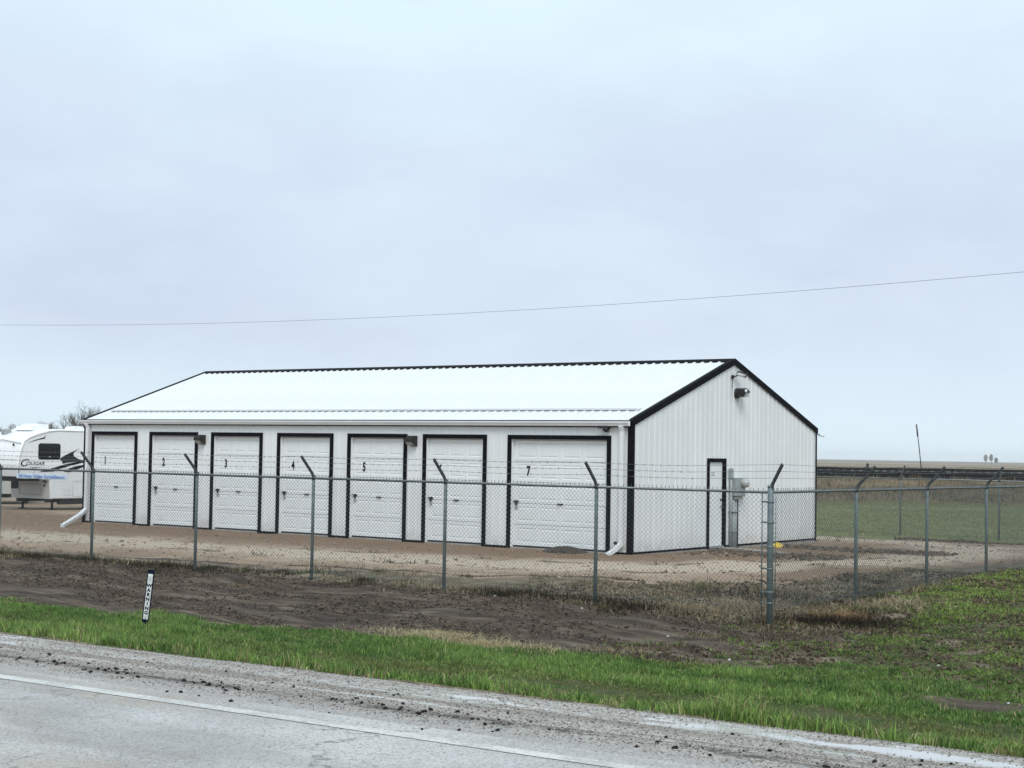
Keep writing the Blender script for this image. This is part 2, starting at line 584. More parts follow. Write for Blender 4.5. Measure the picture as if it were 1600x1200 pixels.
def ground_material():
    m = bpy.data.materials.new('ground_cover')
    m.use_nodes = True
    T = NT(m.node_tree)
    pos = T.add('ShaderNodeNewGeometry').outputs['Position']
    a = T.add('ShaderNodeSeparateColor', Color=T.add('ShaderNodeAttribute', attribute_name='zone_near').outputs['Color'])
    b = T.add('ShaderNodeSeparateColor', Color=T.add('ShaderNodeAttribute', attribute_name='zone_far').outputs['Color'])
    n05 = T.noise(pos, 0.45, 4)
    n2 = T.noise(pos, 2.2, 5)
    n8 = T.noise(pos, 9, 5, 0.6)
    n40 = T.noise(pos, 42, 4, 0.65)
    st = T.noise(pos, 1.0, 5, 0.6, (0.11, 2.5, 1))
    st2 = T.noise(pos, 1.0, 6, 0.65, (0.7, 5.0, 1), loc=(3, 9, 0))

    def w(sock, k=0.9):
        return T.ramp(T.math('ADD', sock, T.math('MULTIPLY', T.math('SUBTRACT', n8, 0.5), k)), 0.30, 0.70)
    # weedy waste ground
    weeds = T.mix(T.ramp(n2, 0.35, 0.65), (0.14, 0.112, 0.08), (0.30, 0.245, 0.175))
    weeds = T.mix(T.math('MULTIPLY', T.ramp(n8, 0.48, 0.72), 0.65), weeds, (0.11, 0.125, 0.06))
    weeds = T.mix(T.math('MULTIPLY', T.ramp(n40, 0.45, 0.65), 0.7), weeds, (0.050, 0.040, 0.031))
    # fields
    fb2 = T.noise(pos, 1.0, 3, 0.5, (0.002, 0.03, 1), rot=-YAW, loc=(40, 3, 0))
    pxyz = T.add('ShaderNodeSeparateXYZ', Vector=pos)
    dep = T.math('ADD', T.math('MULTIPLY', pxyz.outputs[0], -0.589), T.math('MULTIPLY', pxyz.outputs[1], 0.808))
    side_ = T.math('ADD', T.math('MULTIPLY', pxyz.outputs[0], 0.808), T.math('MULTIPLY', pxyz.outputs[1], 0.589))
    fn = T.noise(pos, 0.004, 3)
    dep = T.math('ADD', T.math('ADD', dep, T.math('MULTIPLY', side_, -0.12)), T.math('MULTIPLY', T.math('SUBTRACT', fn, 0.5), 160.0))
    fieldc = (0.36, 0.285, 0.19)
    for d0, d1, fc in ((385, 405, (0.27, 0.20, 0.13)), (440, 470, (0.12, 0.085, 0.058)), (540, 570, (0.30, 0.235, 0.16)), (700, 760, (0.15, 0.112, 0.08)), (950, 1000, (0.28, 0.225, 0.16)), (1400, 1500, (0.11, 0.09, 0.07))):
        fieldc = T.mix(T.ramp(dep, d0, d1), fieldc, fc)
    fieldc = T.mix(T.math('MULTIPLY', T.ramp(fb2, 0.45, 0.62), 0.3), fieldc, (0.29, 0.24, 0.165))
    # mown lawn
    lawnc = T.mix(T.ramp(n05, 0.3, 0.7), (0.17, 0.195, 0.085), (0.26, 0.275, 0.13))
    lw = T.noise(pos, 1.0, 4, 0.6, (0.12, 0.9, 1), rot=-YAW)
    lawnc = T.mix(T.math('MULTIPLY', T.ramp(lw, 0.42, 0.68), 0.55), lawnc, (0.25, 0.24, 0.13))
    lawnc = T.mix(T.math('MULTIPLY', T.ramp(n2, 0.5, 0.75), 0.4), lawnc, (0.07, 0.105, 0.038))
    # sandy yard
    yardc = T.mix(T.ramp(n05, 0.32, 0.68), (0.275, 0.195, 0.132), (0.42, 0.32, 0.235))
    yardc = T.mix(T.math('MULTIPLY', T.ramp(st, 0.50, 0.70), 0.75), yardc, (0.20, 0.145, 0.105))
    yardc = T.mix(T.math('MULTIPLY', T.ramp(st2, 0.56, 0.76), 0.6), yardc, (0.52, 0.45, 0.37))
    yardc = T.mix(T.math('MULTIPLY', T.ramp(n8, 0.52, 0.78), 0.45), yardc, (0.15, 0.115, 0.085))
    yardc = T.mix(T.math('MULTIPLY', T.ramp(n40, 0.5, 0.7), 0.35), yardc, (0.47, 0.41, 0.34))
    xyz = T.add('ShaderNodeSeparateXYZ', Vector=pos)
    damp = T.math('MULTIPLY', T.ramp(T.math('ADD', xyz.outputs[1], T.math('MULTIPLY', T.math('SUBTRACT', n05, 0.5), 3.5)), 25.9, 28.2), T.math('SUBTRACT', 1.0, T.ramp(xyz.outputs[1], 36.0, 40.0)))
    yardc = T.mix(T.math('MULTIPLY', damp, 0.78), yardc, T.mix(n8, (0.15, 0.096, 0.06), (0.27, 0.18, 0.118)))
    yardc = T.mix(T.math('MULTIPLY', T.ramp(T.math('ADD', b.outputs[2], T.math('MULTIPLY', T.math('SUBTRACT', n2, 0.5), 0.7)), 0.10, 0.85), 0.88), yardc, T.mix(n8, (0.47, 0.385, 0.295), (0.57, 0.485, 0.39)))
    # dark dug soil
    soilc = T.mix(T.ramp(n2, 0.32, 0.68), (0.060, 0.044, 0.033), (0.125, 0.096, 0.071))
    soilc = T.mix(T.math('MULTIPLY', T.ramp(st2, 0.47, 0.66), 0.75), soilc, (0.20, 0.165, 0.13))
    soilc = T.mix(T.math('MULTIPLY', T.ramp(st, 0.46, 0.62), 0.75), soilc, (0.030, 0.023, 0.019))
    soilc = T.mix(T.math('MULTIPLY', T.ramp(n40, 0.5, 0.72), 0.45), soilc, (0.15, 0.125, 0.10))
    # turf base under the blades
    turfc = T.mix(T.ramp(n8, 0.35, 0.7), (0.040, 0.062, 0.018), (0.075, 0.095, 0.032))
    turfc = T.mix(T.math('MULTIPLY', T.ramp(n2, 0.48, 0.66), 0.75), turfc, (0.115, 0.082, 0.052))
    turfc = T.mix(T.math('MULTIPLY', T.ramp(n40, 0.48, 0.66), 0.6), turfc, (0.17, 0.165, 0.075))
    col = T.mix(b.outputs[1], weeds, fieldc)
    col = T.mix(w(b.outputs[0], 0.6), col, lawnc)
    col = T.mix(w(a.outputs[2], 0.7), col, yardc)
    col = T.mix(w(a.outputs[1]), col, soilc)
    col = T.mix(w(a.outputs[0]), col, turfc)
    bs = T.add('ShaderNodeBsdfPrincipled')
    T.plug(bs, 'Base Color', col)
    wet = T.math('MULTIPLY', T.ramp(st, 0.55, 0.70), a.outputs[1])
    T.plug(bs, 'Roughness', T.math('SUBTRACT', 0.88, T.math('MULTIPLY', wet, 0.45)))
    bs.inputs['Specular IOR Level'].default_value = 0.12
    hgt = T.math('ADD', T.math('MULTIPLY', n8, 0.7), T.math('MULTIPLY', n40, 0.3))
    bp = T.add('ShaderNodeBump', Height=hgt, Strength=0.9, Distance=0.06)
    T.plug(bs, 'Normal', bp.outputs[0])
    T.t.links.new(bs.outputs[0], T.add('ShaderNodeOutputMaterial').inputs[0])
    return m


M_GROUND = ground_material()
I = np.arange(nx * ny).reshape(ny, nx)
QUADS = np.stack([I[:-1, :-1], I[:-1, 1:], I[1:, 1:], I[1:, :-1]], -1).reshape(-1, 4)
Vall = np.stack([X.ravel(), Y.ravel(), Z.ravel()], 1)
qc = {k: v.ravel()[QUADS].mean(1) for k, v in ZN.items()}
qy = Vall[QUADS][:, :, 1].mean(1)
qx = Vall[QUADS][:, :, 0].mean(1)
sel = np.zeros(len(QUADS), int)
sel[qc['field'] > 0.5] = 4
sel[qc['lawn'] > 0.5] = 3
sel[qc['yard'] > 0.5] = 2
sel[qc['soil'] > 0.5] = 1
sel[(qc['turf'] > 0.5) & (qy < 17.4)] = 5
for code, nm in enumerate(('ground', 'soil_strip', 'gravel_yard', 'lawn', 'field', 'grass_verge')):
    q = QUADS[sel == code]
    if not len(q):
        continue
    used, inv = np.unique(q, return_inverse=True)
    me = np_mesh(nm, Vall[used], quads=inv.reshape(-1, 4), mat=M_GROUND, attrs={'zone_near': zA[used], 'zone_far': zB[used]}, smooth=True)
    tag(link(nm, me), kind='structure')

# ------------------------------------------------------------------ road, shoulder, edge line
RY = 8.05      # edge of the asphalt at x = -5


def road_material():
    m = bpy.data.materials.new('old_wet_asphalt')
    m.use_nodes = True
    T = NT(m.node_tree)
    pos = T.add('ShaderNodeNewGeometry').outputs['Position']
    n1 = T.noise(pos, 0.9, 5)
    st = T.noise(pos, 1.0, 5, 0.6, (0.25, 2.2, 1), rot=-RS)
    n30 = T.noise(pos, 55, 3, 0.7)
    vo = T.add('ShaderNodeTexVoronoi', Vector=pos, Scale=75.0)
    vc = T.add('ShaderNodeSeparateColor', Color=vo.outputs['Color'])
    c = T.mix(T.ramp(n1, 0.3, 0.7), (0.39, 0.372, 0.355), (0.54, 0.52, 0.495))
    c = T.mix(T.math('MULTIPLY', T.ramp(vc.outputs[0], 0.5, 1.0), 0.6), c, (0.58, 0.57, 0.55))
    c = T.mix(T.math('MULTIPLY', T.ramp(vc.outputs[1], 0.55, 1.0), 0.6), c, (0.10, 0.095, 0.09))
    c = T.mix(T.math('MULTIPLY', T.ramp(st, 0.48, 0.70), 0.5), c, (0.33, 0.275, 0.22))
    c = T.mix(T.math('MULTIPLY', T.ramp(T.noise(pos, 0.6, 3, 0.5, (0.4, 1.4, 1), loc=(3, 1, 0)), 0.52, 0.66), 0.35), c, (0.20, 0.185, 0.17))
    # cracks
    wv = T.noise(pos, 1.3, 4, 0.6)
    mp = T.add('ShaderNodeVectorMath', operation='MULTIPLY_ADD')
    T.plug(mp, 0, pos)
    mp.inputs[1].default_value = (0.55, 0.9, 1)
    comb = T.add('ShaderNodeCombineXYZ', X=wv, Y=T.noise(pos, 2.1, 4, 0.6, loc=(5, 5, 5), mapscale=(1, 1, 1)))
    T.plug(mp, 2, comb.outputs[0])
    ck = T.add('ShaderNodeTexVoronoi', feature='DISTANCE_TO_EDGE', Vector=mp.outputs[0], Scale=0.8)
    crack = T.math('MULTIPLY', T.math('SUBTRACT', 1.0, T.ramp(ck.outputs['Distance'], 0.0, 0.012)), T.ramp(n1, 0.42, 0.6))
    c = T.mix(T.math('MULTIPLY', crack, 0.65), c, (0.07, 0.065, 0.065))
    bs = T.add('ShaderNodeBsdfPrincipled')
    T.plug(bs, 'Base Color', c)
    T.plug(bs, 'Roughness', T.math('ADD', 0.38, T.math('MULTIPLY', T.ramp(st, 0.35, 0.7), 0.35)))
    h = T.math('ADD', vo.outputs['Distance'], T.math('MULTIPLY', n30, 0.6))
    T.plug(bs, 'Normal', T.add('ShaderNodeBump', Height=h, Strength=0.55, Distance=0.006).outputs[0])
    T.t.links.new(bs.outputs[0], T.add('ShaderNodeOutputMaterial').inputs[0])
    return m


def shoulder_material():
    m = bpy.data.materials.new('wet_gravel_shoulder')
    m.use_nodes = True
    T = NT(m.node_tree)
    pos = T.add('ShaderNodeNewGeometry').outputs['Position']
    xyz = T.add('ShaderNodeSeparateXYZ', Vector=pos)
    v = T.math('SUBTRACT', xyz.outputs[1], T.math('MULTIPLY', T.math('ADD', xyz.outputs[0], 5.0), RS))   # distance across the road
    n1 = T.noise(pos, 1.1, 5)
    n6 = T.noise(pos, 6, 5, 0.6)
    st = T.noise(pos, 1.0, 5, 0.6, (0.30, 4.2, 1), rot=-RS)
    st2 = T.noise(pos, 1.0, 5, 0.6, (0.55, 7.0, 1), rot=-RS, loc=(7, 2, 0))
    vo = T.add('ShaderNodeTexVoronoi', Vector=pos, Scale=80.0)
    vc = T.add('ShaderNodeSeparateColor', Color=vo.outputs['Color'])
    c = T.mix(T.ramp(n1, 0.3, 0.7), (0.31, 0.275, 0.24), (0.45, 0.415, 0.375))
    c = T.mix(T.math('MULTIPLY', T.ramp(st, 0.46, 0.64), 0.7), c, (0.185, 0.150, 0.120))
    lines = T.noise(pos, 1.0, 4, 0.6, (0.06, 5.5, 1), rot=-RS, loc=(2, 5, 0))
    c = T.mix(T.math('MULTIPLY', T.ramp(lines, 0.53, 0.60), 0.7), c, (0.52, 0.505, 0.48))
    # asphalt-grey skim next to the road
    skim = T.math('MULTIPLY', T.math('SUBTRACT', 1.0, T.ramp(T.math('ADD', v, T.math('MULTIPLY', T.math('SUBTRACT', n1, 0.5), 0.5)), 8.2, 8.6)), 0.95)
    c = T.mix(T.math('MULTIPLY', skim, T.ramp(n6, 0.2, 0.5)), c, T.mix(n6, (0.35, 0.335, 0.32), (0.47, 0.45, 0.43)))
    c = T.mix(T.math('MULTIPLY', T.ramp(vc.outputs[0], 0.45, 1.0), 0.6), c, (0.50, 0.48, 0.455))
    c = T.mix(T.math('MULTIPLY', T.ramp(vc.outputs[1], 0.55, 1.0), 0.65), c, (0.09, 0.075, 0.062))
    # tracked-in mud along one line
    band = T.math('SUBTRACT', 1.0, T.ramp(T.math('ABSOLUTE', T.math('SUBTRACT', v, T.math('ADD', 8.52, T.math('MULTIPLY', T.math('SUBTRACT', n1, 0.5), 0.35)))), 0.02, 0.17))
    mud = T.math('MULTIPLY', band, T.ramp(T.math('ADD', T.math('MULTIPLY', n6, 0.6), T.math('MULTIPLY', st2, 0.5)), 0.47, 0.58))
    c = T.mix(T.math('MULTIPLY', mud, 0.85), c, (0.05, 0.045, 0.045))
    # puddles in the wheel ruts close to the grass
    wa = T.add('ShaderNodeSeparateColor', Color=T.add('ShaderNodeAttribute', attribute_name='wet').outputs['Color'])
    pud = T.ramp(T.math('ADD', wa.outputs[0], T.math('MULTIPLY', T.math('SUBTRACT', T.math('ADD', T.math('MULTIPLY', n6, 0.6), T.math('MULTIPLY', st2, 0.4)), 0.5), 2.6)), 0.38, 0.80)
    c = T.mix(T.math('MULTIPLY', pud, 0.85), c, (0.60, 0.59, 0.57))
    bs = T.add('ShaderNodeBsdfPrincipled')
    T.plug(bs, 'Base Color', c)
    T.plug(bs, 'Roughness', T.math('SUBTRACT', 0.72, T.math('MULTIPLY', pud, 0.68)))
    T.plug(bs, 'Specular IOR Level', T.math('ADD', 0.2, T.math('MULTIPLY', pud, 0.8)))
    h = T.math('ADD', T.math('MULTIPLY', vo.outputs['Distance'], 1.0), T.math('MULTIPLY', n6, 1.2))
    T.plug(bs, 'Normal', T.add('ShaderNodeBump', Height=h, Strength=T.math('SUBTRACT', 0.85, T.math('MULTIPLY', pud, 0.84)), Distance=0.008).outputs[0])
    T.t.links.new(bs.outputs[0], T.add('ShaderNodeOutputMaterial').inputs[0])
    return m


def puddle(x, v):
    """standing water in the ruts of the shoulder, 0 to 1"""
    x, v = np.asarray(x, float), np.asarray(v, float)
    wide = sstep(0.40, 0.64, fbm(x * 0.55 + 2.2, x * 0, 1.0, 3, 401))
    rag = fbm(x * 2.2, v * 7.0, 1.0, 5, 407) - 0.5
    gate = sstep(0.36, 0.56, fbm(x * 1.1, v * 5.5, 1.0, 4, 455))
    c0 = 9.50 + 0.14 * (fbm(x, x * 0, 0.5, 2, 9) - .5)
    a = gate * sstep(0.05, -0.10, np.abs(v - c0 + rag * 0.8) - 0.34 * wide * (0.7 + 1.6 * rag))
    thin = sstep(0.40, 0.55, fbm(x * 0.8, x * 0 + 5, 1.0, 3, 419))
    b = 0.8 * sstep(0.02, -0.02, np.abs(v - 8.98 + rag * 0.12 - 0.1 * (fbm(x, x * 0, 0.5, 2, 19) - .5)) - 0.05 * thin)
    e = 0.9 * gate * sstep(0.03, -0.04, np.abs(v - 9.84 + rag * 0.9) - 0.13 * sstep(0.45, 0.6, fbm(x * 0.7, x * 0 + 9, 1.0, 3, 433)))
    return np.maximum(np.maximum(a, b * (thin > 0.02)), e)


def strip(name, m, v0, v1, dz, n, kind='structure', x0=-400, x1=400, zf=None):
    xs = axis([(x0, -30, 40, 4), (-30, 6, 0.12, 0.12), (6, x1, 4, 40)])
    vs = np.linspace(v0, v1, n)
    VX, VV = np.meshgrid(xs, vs)
    VY = VV + RS * (VX + 5)
    VZ = (zf(VX, VV) if zf else np.full_like(VX, 0.5)) + dz
    J = np.arange(VX.size).reshape(VX.shape)
    q = np.stack([J[:-1, :-1], J[:-1, 1:], J[1:, 1:], J[1:, :-1]], -1).reshape(-1, 4)
    at = None
    if zf:
        at = {'wet': np.repeat(puddle(VX.ravel(), VV.ravel())[:, None], 3, 1)}
    me = np_mesh(name, np.stack([VX.ravel(), VY.ravel(), VZ.ravel()], 1), quads=q, mat=m, attrs=at, smooth=True)
    return tag(link(name, me), kind=kind)


def sh_z(x, v):
    z = 0.497 - 0.085 * sstep(8.3, 10.0, v) - 0.14 * sstep(9.95, 10.4, v)
    return z + 0.012 * (fbm(x, v, 2.0, 4, 61) - 0.5) * sstep(8.1, 8.4, v) - 0.012 * np.exp(-((v - 9.50) / 0.2) ** 2)


strip('road', road_material(), -4.0, RY, 0.0, 6)
strip('road_shoulder', shoulder_material(), RY, 10.5, 0.0, 44, zf=sh_z)


def line_mat():
    m = bpy.data.materials.new('worn_white_line')
    m.use_nodes = True
    T = NT(m.node_tree)
    pos = T.add('ShaderNodeNewGeometry').outputs['Position']
    n = T.noise(pos, 30, 5, 0.7)
    n2 = T.noise(pos, 3, 4)
    f = T.ramp(T.math('ADD', T.math('MULTIPLY', n, 0.7), T.math('MULTIPLY', n2, 0.45)), 0.49, 0.68)
    c = T.mix(f, (0.66, 0.645, 0.61), (0.42, 0.41, 0.39))
    bs = T.add('ShaderNodeBsdfPrincipled', Roughness=0.55)
    T.plug(bs, 'Base Color', c)
    T.t.links.new(bs.outputs[0], T.add('ShaderNodeOutputMaterial').inputs[0])
    return m


strip('road_marking', line_mat(), 7.66, 7.79, 0.004, 2)

# ------------------------------------------------------------------ storage building
HW, K = 3.0, 1.566 / 4.572          # eave height and roof slope
ORG = (BX, BY, 0)
X0 = BX - BL
bld = thing('storage_building', 'long white metal storage building with seven numbered garage doors and black trim', 'building', ORG)
RIB, RW, RD = 0.2286, 0.050, 0.0125


def rib_profile(u0, u1, phase=0.0):
    pts = [u0]
    k = math.floor((u0 - phase) / RIB) - 1
    while True:
        c0 = phase + k * RIB
        if c0 > u1 + RIB:
            break
        for du, d in ((-RW / 2, 0), (-RW / 4, 1), (RW / 4, 1), (RW / 2, 0)):
            u = c0 + du
            if u0 + 1e-4 < u < u1 - 1e-4:
                pts.append((u, d))
        k += 1
    out = [(u0, 0)]
    for p in pts[1:]:
        out.append((p[0], p[1] * RD))
    out.append((u1, 0))
    return out


def siding(u0, u1, z0, z1, face, phase, top=None):
    """ribbed sheet; face 'front' lies on y = BY and bulges to -y, 'gable' on x = BX and bulges to +x"""
    mb = MB()
    pr = rib_profile(u0, u1, phase)
    vs = []
    for zz in (0, 1):
        for u, d in pr:
            z = z0 if zz == 0 else (top(u) if top else z1)
            vs.append((u, BY - d, z) if face == 'front' else (BX + d, u, z) if face == 'gable' else (X0 - d, u, z) if face == 'far' else (u, BY + BW + d, z))
    n = len(pr)
    mb.add(vs, [(i, i + 1, n + i + 1, n + i) for i in range(n - 1)])
    return mb


DOORS = [(-36.16 + 0.0, -34.24), (-33.73, -31.82), (-31.30, -29.40), (-28.865, -26.935), (-26.45, -24.54), (-24.04, -22.14), (-21.53, -18.73)]
ZB, DTOP = 0.11, 2.665
wall = part(MB().box(X0 + .02, BX - .02, BY + 0.16, BY + 0.20, ZB, HW), 'wall', M_WALL, bld, ORG)     # inner liner behind the doors
cuts = []
x = X0
for a, b in DOORS:
    cuts.append((x, a, ZB, HW - 0.02))
    cuts.append((a, b, DTOP, HW - 0.02))
    x = b
cuts.append((x, BX, ZB, HW - 0.02))
for a, b, z0, z1 in cuts:
    if b - a > 0.03:
        part(siding(a, b, z0, z1, 'front', X0 + 0.1), 'siding_panel', M_WALL, wall, ORG)
gab = part(MB().box(BX - 0.06, BX - 0.02, BY + .02, BY + BW - .02, ZB, HW), 'wall', M_WALL, bld, ORG)
PD = (32.735, 33.63, 2.20)     # personnel door outer y0, y1, top


def gtop(y):
    return HW - 0.02 + K * (BW / 2 - abs(y - (BY + BW / 2)))


for k in range(10):
    a, b = BY + k * 0.9144, BY + (k + 1) * 0.9144
    for u0, u1, z0 in ((a, min(b, PD[0]), ZB), (max(a, PD[0]), min(b, PD[1]), PD[2]), (max(a, PD[1]), b, ZB)):
        if u1 - u0 > 0.02:
            cutp = BY + BW / 2
            if u0 < cutp < u1:
                part(siding(u0, cutp, z0, 0, 'gable', BY, gtop), 'siding_panel', M_WALL, gab, ORG)
                part(siding(cutp, u1, z0, 0, 'gable', BY, gtop), 'siding_panel', M_WALL, gab, ORG)
            else:
                part(siding(u0, u1, z0, 0, 'gable', BY, gtop), 'siding_panel', M_WALL, gab, ORG)
far_mb = siding(BY, BY + BW / 2, ZB, 0, 'far', BY, gtop)
f2 = siding(BY + BW / 2, BY + BW, ZB, 0, 'far', BY, gtop)
far_mb.add(f2.v, f2.f)
part(far_mb, 'wall', M_WALL, bld, ORG)
part(siding(X0, BX, ZB, HW - 0.02, 'back', X0), 'wall', M_WALL, bld, ORG)
fd = MB()
fd.box(X0 - 0.02, BX + 0.012, BY - 0.012, BY + 0.15, -0.3, ZB - 0.004)
fd.box(BX - 0.15, BX + 0.02, BY + 0.15, BY + BW, -0.3, ZB - 0.004)
fd.box(X0 - 0.02, BX - 0.15, BY + BW - 0.15, BY + BW + 0.015, -0.3, ZB - 0.004)
fd.box(X0 - 0.02, X0 + 0.15, BY + 0.15, BY + BW - 0.15, -0.3, ZB - 0.004)
part(fd, 'foundation', M_CONC, bld, ORG)
for ya_, yb_ in ((BY + 0.03, PD[0]), (PD[1], BY + BW - 0.03)):
    part(MB().box(BX + 0.004, BX + 0.028, ya_, yb_, ZB - 0.012, ZB + 0.03), 'base_trim', M_BLACK, bld, ORG)
x = X0
for a, b in DOORS + [(BX, BX)]:
    if a - x > 0.12:
        part(MB().box(x + 0.005, a - 0.005, BY - 0.03, BY - 0.004, ZB - 0.035, ZB + 0.02), 'base_trim', M_BLACK, bld, ORG)
    x = b
# corner trims
for cx, cy, sx, sy in ((BX, BY, 1, -1), (X0, BY, -1, -1), (BX, BY + BW, 1, 1), (X0, BY + BW, -1, 1)):
    mb = MB()
    w = 0.115
    mb.prism([(cx + sx * 0.030, cy + sy * 0.030), (cx + sx * 0.030, cy - sy * w * 0.35), (cx + sx * 0.022, cy - sy * w * 0.35), (cx + sx * 0.022, cy + sy * 0.022), (cx - sx * w * 1.0, cy + sy * 0.022), (cx - sx * w * 1.0, cy + sy * 0.030)], ZB - 0.05, HW - 0.012, 'z')
    part(mb, 'corner_trim', M_BLACK, bld, ORG)

# roof: panels on both slopes, ridge cap, rakes, eave trim, snow bar
OV = 0.05
ROOFX0, ROOFX1 = X0 - 0.03, BX + 0.03
roof_mb = MB()
yr, zr = BY + BW / 2, HW + K * BW / 2
roof_mb.add([(ROOFX0 + .04, BY, HW - 0.03), (ROOFX1 - .04, BY, HW - 0.03), (ROOFX1 - .04, yr, zr - 0.03), (ROOFX0 + .04, yr, zr - 0.03), (ROOFX0 + .04, BY + BW, HW - 0.03), (ROOFX1 - .04, BY + BW, HW - 0.03)], [(0, 1, 2, 3), (3, 2, 5, 4)])
roof = part(roof_mb, 'roof', M_ROOF, bld, ORG)
PW = (ROOFX1 - ROOFX0) / 20
nrm = Vector((0, -K, 1)).normalized()
nrm2 = Vector((0, K, 1)).normalized()


def panel_mesh(front):
    mb = MB()
    vs = []
    prof = []
    for k in range(4):
        c0 = PW * (k + 0.5) / 4
        for du, d in ((-0.032, 0), (-0.012, 1), (0.012, 1), (0.032, 0)):
            prof.append((c0 + du, d * 0.022))
    prof = [(0, 0)] + prof + [(PW, 0)]
    n = nrm if front else nrm2
    ye = -OV if front else BW + OV
    for yy in (ye, BW / 2):
        zz = HW + K * (yy if front else BW - yy)
        for u, d in prof:
            vs.append((u, yy + n.y * d, zz + n.z * d))
    m = len(prof)
    mb.add(vs, [(i, i + 1, m + i + 1, m + i) for i in range(m - 1)])
    return mb.mesh('roof_panel', M_ROOF)


pf, pb = panel_mesh(True), panel_mesh(False)
for k in range(20):
    for me in (pf, pb):
        link('roof_panel', me, roof, (ROOFX0 - BX + k * PW, 0, 0))
cap = MB()
cw = 0.15
vs = []
for x in np.arange(ROOFX0 - 0.01, ROOFX1 + 0.02, 0.057):
    bump = 0.0
    vs += [(x, yr - cw, zr - K * cw + 0.030), (x, yr, zr + 0.045), (x, yr + cw, zr - K * cw + 0.030)]
nn = len(vs) // 3
cap.add(vs, [f for i in range(nn - 1) for f in ((3 * i, 3 * i + 3, 3 * i + 4, 3 * i + 1), (3 * i + 1, 3 * i + 4, 3 * i + 5, 3 * i + 2))])
# closure teeth: the cap's front skirt drops between the ribs
for i in range(80):
    xc = ROOFX0 + (i + 1.0) * PW / 4
    cap.add([(xc - 0.07, yr - cw, zr - K * cw + 0.031), (xc + 0.07, yr - cw, zr - K * cw + 0.031), (xc + 0.055, yr - cw - 0.022, zr - K * (cw + 0.022) + 0.006), (xc - 0.055, yr - cw - 0.022, zr - K * (cw + 0.022) + 0.006)], [(0, 1, 2, 3)])
part(cap, 'ridge_cap', M_BLACK, roof, ORG)
for rx, s in ((ROOFX1, 1), (ROOFX0, -1)):
    for fr in (1, -1):
        mb = MB()
        ya, yb2 = (BY - OV - 0.01, yr) if fr == 1 else (BY + BW + OV + 0.01, yr)
        za = HW - K * (OV + 0.01)
        for (dx0, dx1, z0, z1) in ((0.0, 0.014, -0.105, 0.034), (-0.10, 0.014, 0.0365, 0.044)):
            xa, xb = rx + s * dx0, rx + s * dx1
            mb.add([(xa, ya, za + z0), (xb, ya, za + z0), (xb, ya, za + z1), (xa, ya, za + z1), (xa, yb2, zr + z0), (xb, yb2, zr + z0), (xb, yb2, zr + z1), (xa, yb2, zr + z1)],
                   [(0, 1, 2, 3), (4, 7, 6, 5), (0, 4, 5, 1), (1, 5, 6, 2), (2, 6, 7, 3), (3, 7, 4, 0)])
        part(mb, 'rake_trim', M_BLACK, roof, ORG)
mb = MB()
ye = BY - OV
mb.box(ROOFX0, ROOFX1, ye - 0.022, ye - 0.004, HW - 0.055, HW + 0.004)
part(mb, 'eave_trim', M_BLACK, roof, ORG)
# snow bar carried on the ribs
mb = MB()
ys = BY + 0.70
zs = HW + K * 0.70
xa_, xb_ = ROOFX0 + .35, ROOFX1 - .3
sn = [(-0.075, 0.075), (-0.07, 0.034), (0.09, 0.032), (0.09, 0.036), (-0.066, 0.038), (-0.071, 0.075)]
vs = [(x, ys + a, zs + K * a + b) for x in (xa_, xb_) for a, b in sn]
mb.add(vs, [(i, (i + 1) % 6, 6 + (i + 1) % 6, 6 + i) for i in range(6)])
part(mb, 'snow_guard', M_ROOF, roof, ORG)
# gutter (K profile) and a black strip painting in the shadow line beneath it
gy0 = BY - OV - 0.024
gp = [(gy0, HW - 0.02), (gy0 - 0.005, HW - 0.125), (gy0 - 0.055, HW - 0.125), (gy0 - 0.075, HW - 0.085), (gy0 - 0.095, HW - 0.055), (gy0 - 0.095, HW - 0.022), (gy0 - 0.088, HW - 0.022), (gy0 - 0.085, HW - 0.045), (gy0 - 0.06, HW - 0.085), (gy0 - 0.05, HW - 0.115), (gy0 - 0.015, HW - 0.115), (gy0 - 0.01, HW - 0.02)]
part(MB().prism(gp, X0 - 0.08, BX - 0.03, 'x'), 'gutter', M_GUTTER, bld, ORG)
part(MB().box(X0 + 0.12, BX - 0.12, BY - 0.040, BY - 0.021, HW - 0.150, HW - 0.06), 'gutter_shadow_strip', M_BLACK, bld, ORG)
# downspouts
ds = MB()
ds.rect_tube([(-18.405, gy0 - 0.05, HW - 0.12), (-18.40, BY - 0.075, HW - 0.24), (-18.40, BY - 0.075, 0.34), (-18.40, BY - 0.11, 0.26)], 0.10, 0.075, (1, 0, 0))
d1 = part(ds, 'downspout', M_GUTTER, bld, ORG)
part(MB().rect_tube([(-18.39, BY - 0.09, 0.31), (-18.47, BY - 0.20, 0.19), (-18.585, BY - 0.36, 0.075)], 0.115, 0.075, (1, -0.5, 0)), 'kick_elbow', M_GUTTER, d1, ORG)
part(MB().lathe([(0.001, -0.02), (0.035, -0.015), (0.04, 0.02), (0.001, 0.03)], (-18.52, BY - 0.12, 0.33), 8, 'y'), 'clean_out_cap', M_HARD, d1, ORG)
ds = MB()
ds.rect_tube([(-36.30, gy0 - 0.05, HW - 0.12), (-36.27, BY - 0.075, HW - 0.24), (-36.27, BY - 0.075, 0.48), (-36.25, BY - 0.12, 0.38)], 0.10, 0.075, (1, 0, 0))
d2 = part(ds, 'downspout', M_GUTTER, bld, ORG)
part(MB().rect_tube([(-36.26, BY - 0.09, 0.45), (-36.10, BY - 0.42, 0.30), (-35.22, BY - 1.70, 0.07)], 0.11, 0.08, (0.8, 0.5, 0)), 'kick_elbow', M_GUTTER, d2, ORG)


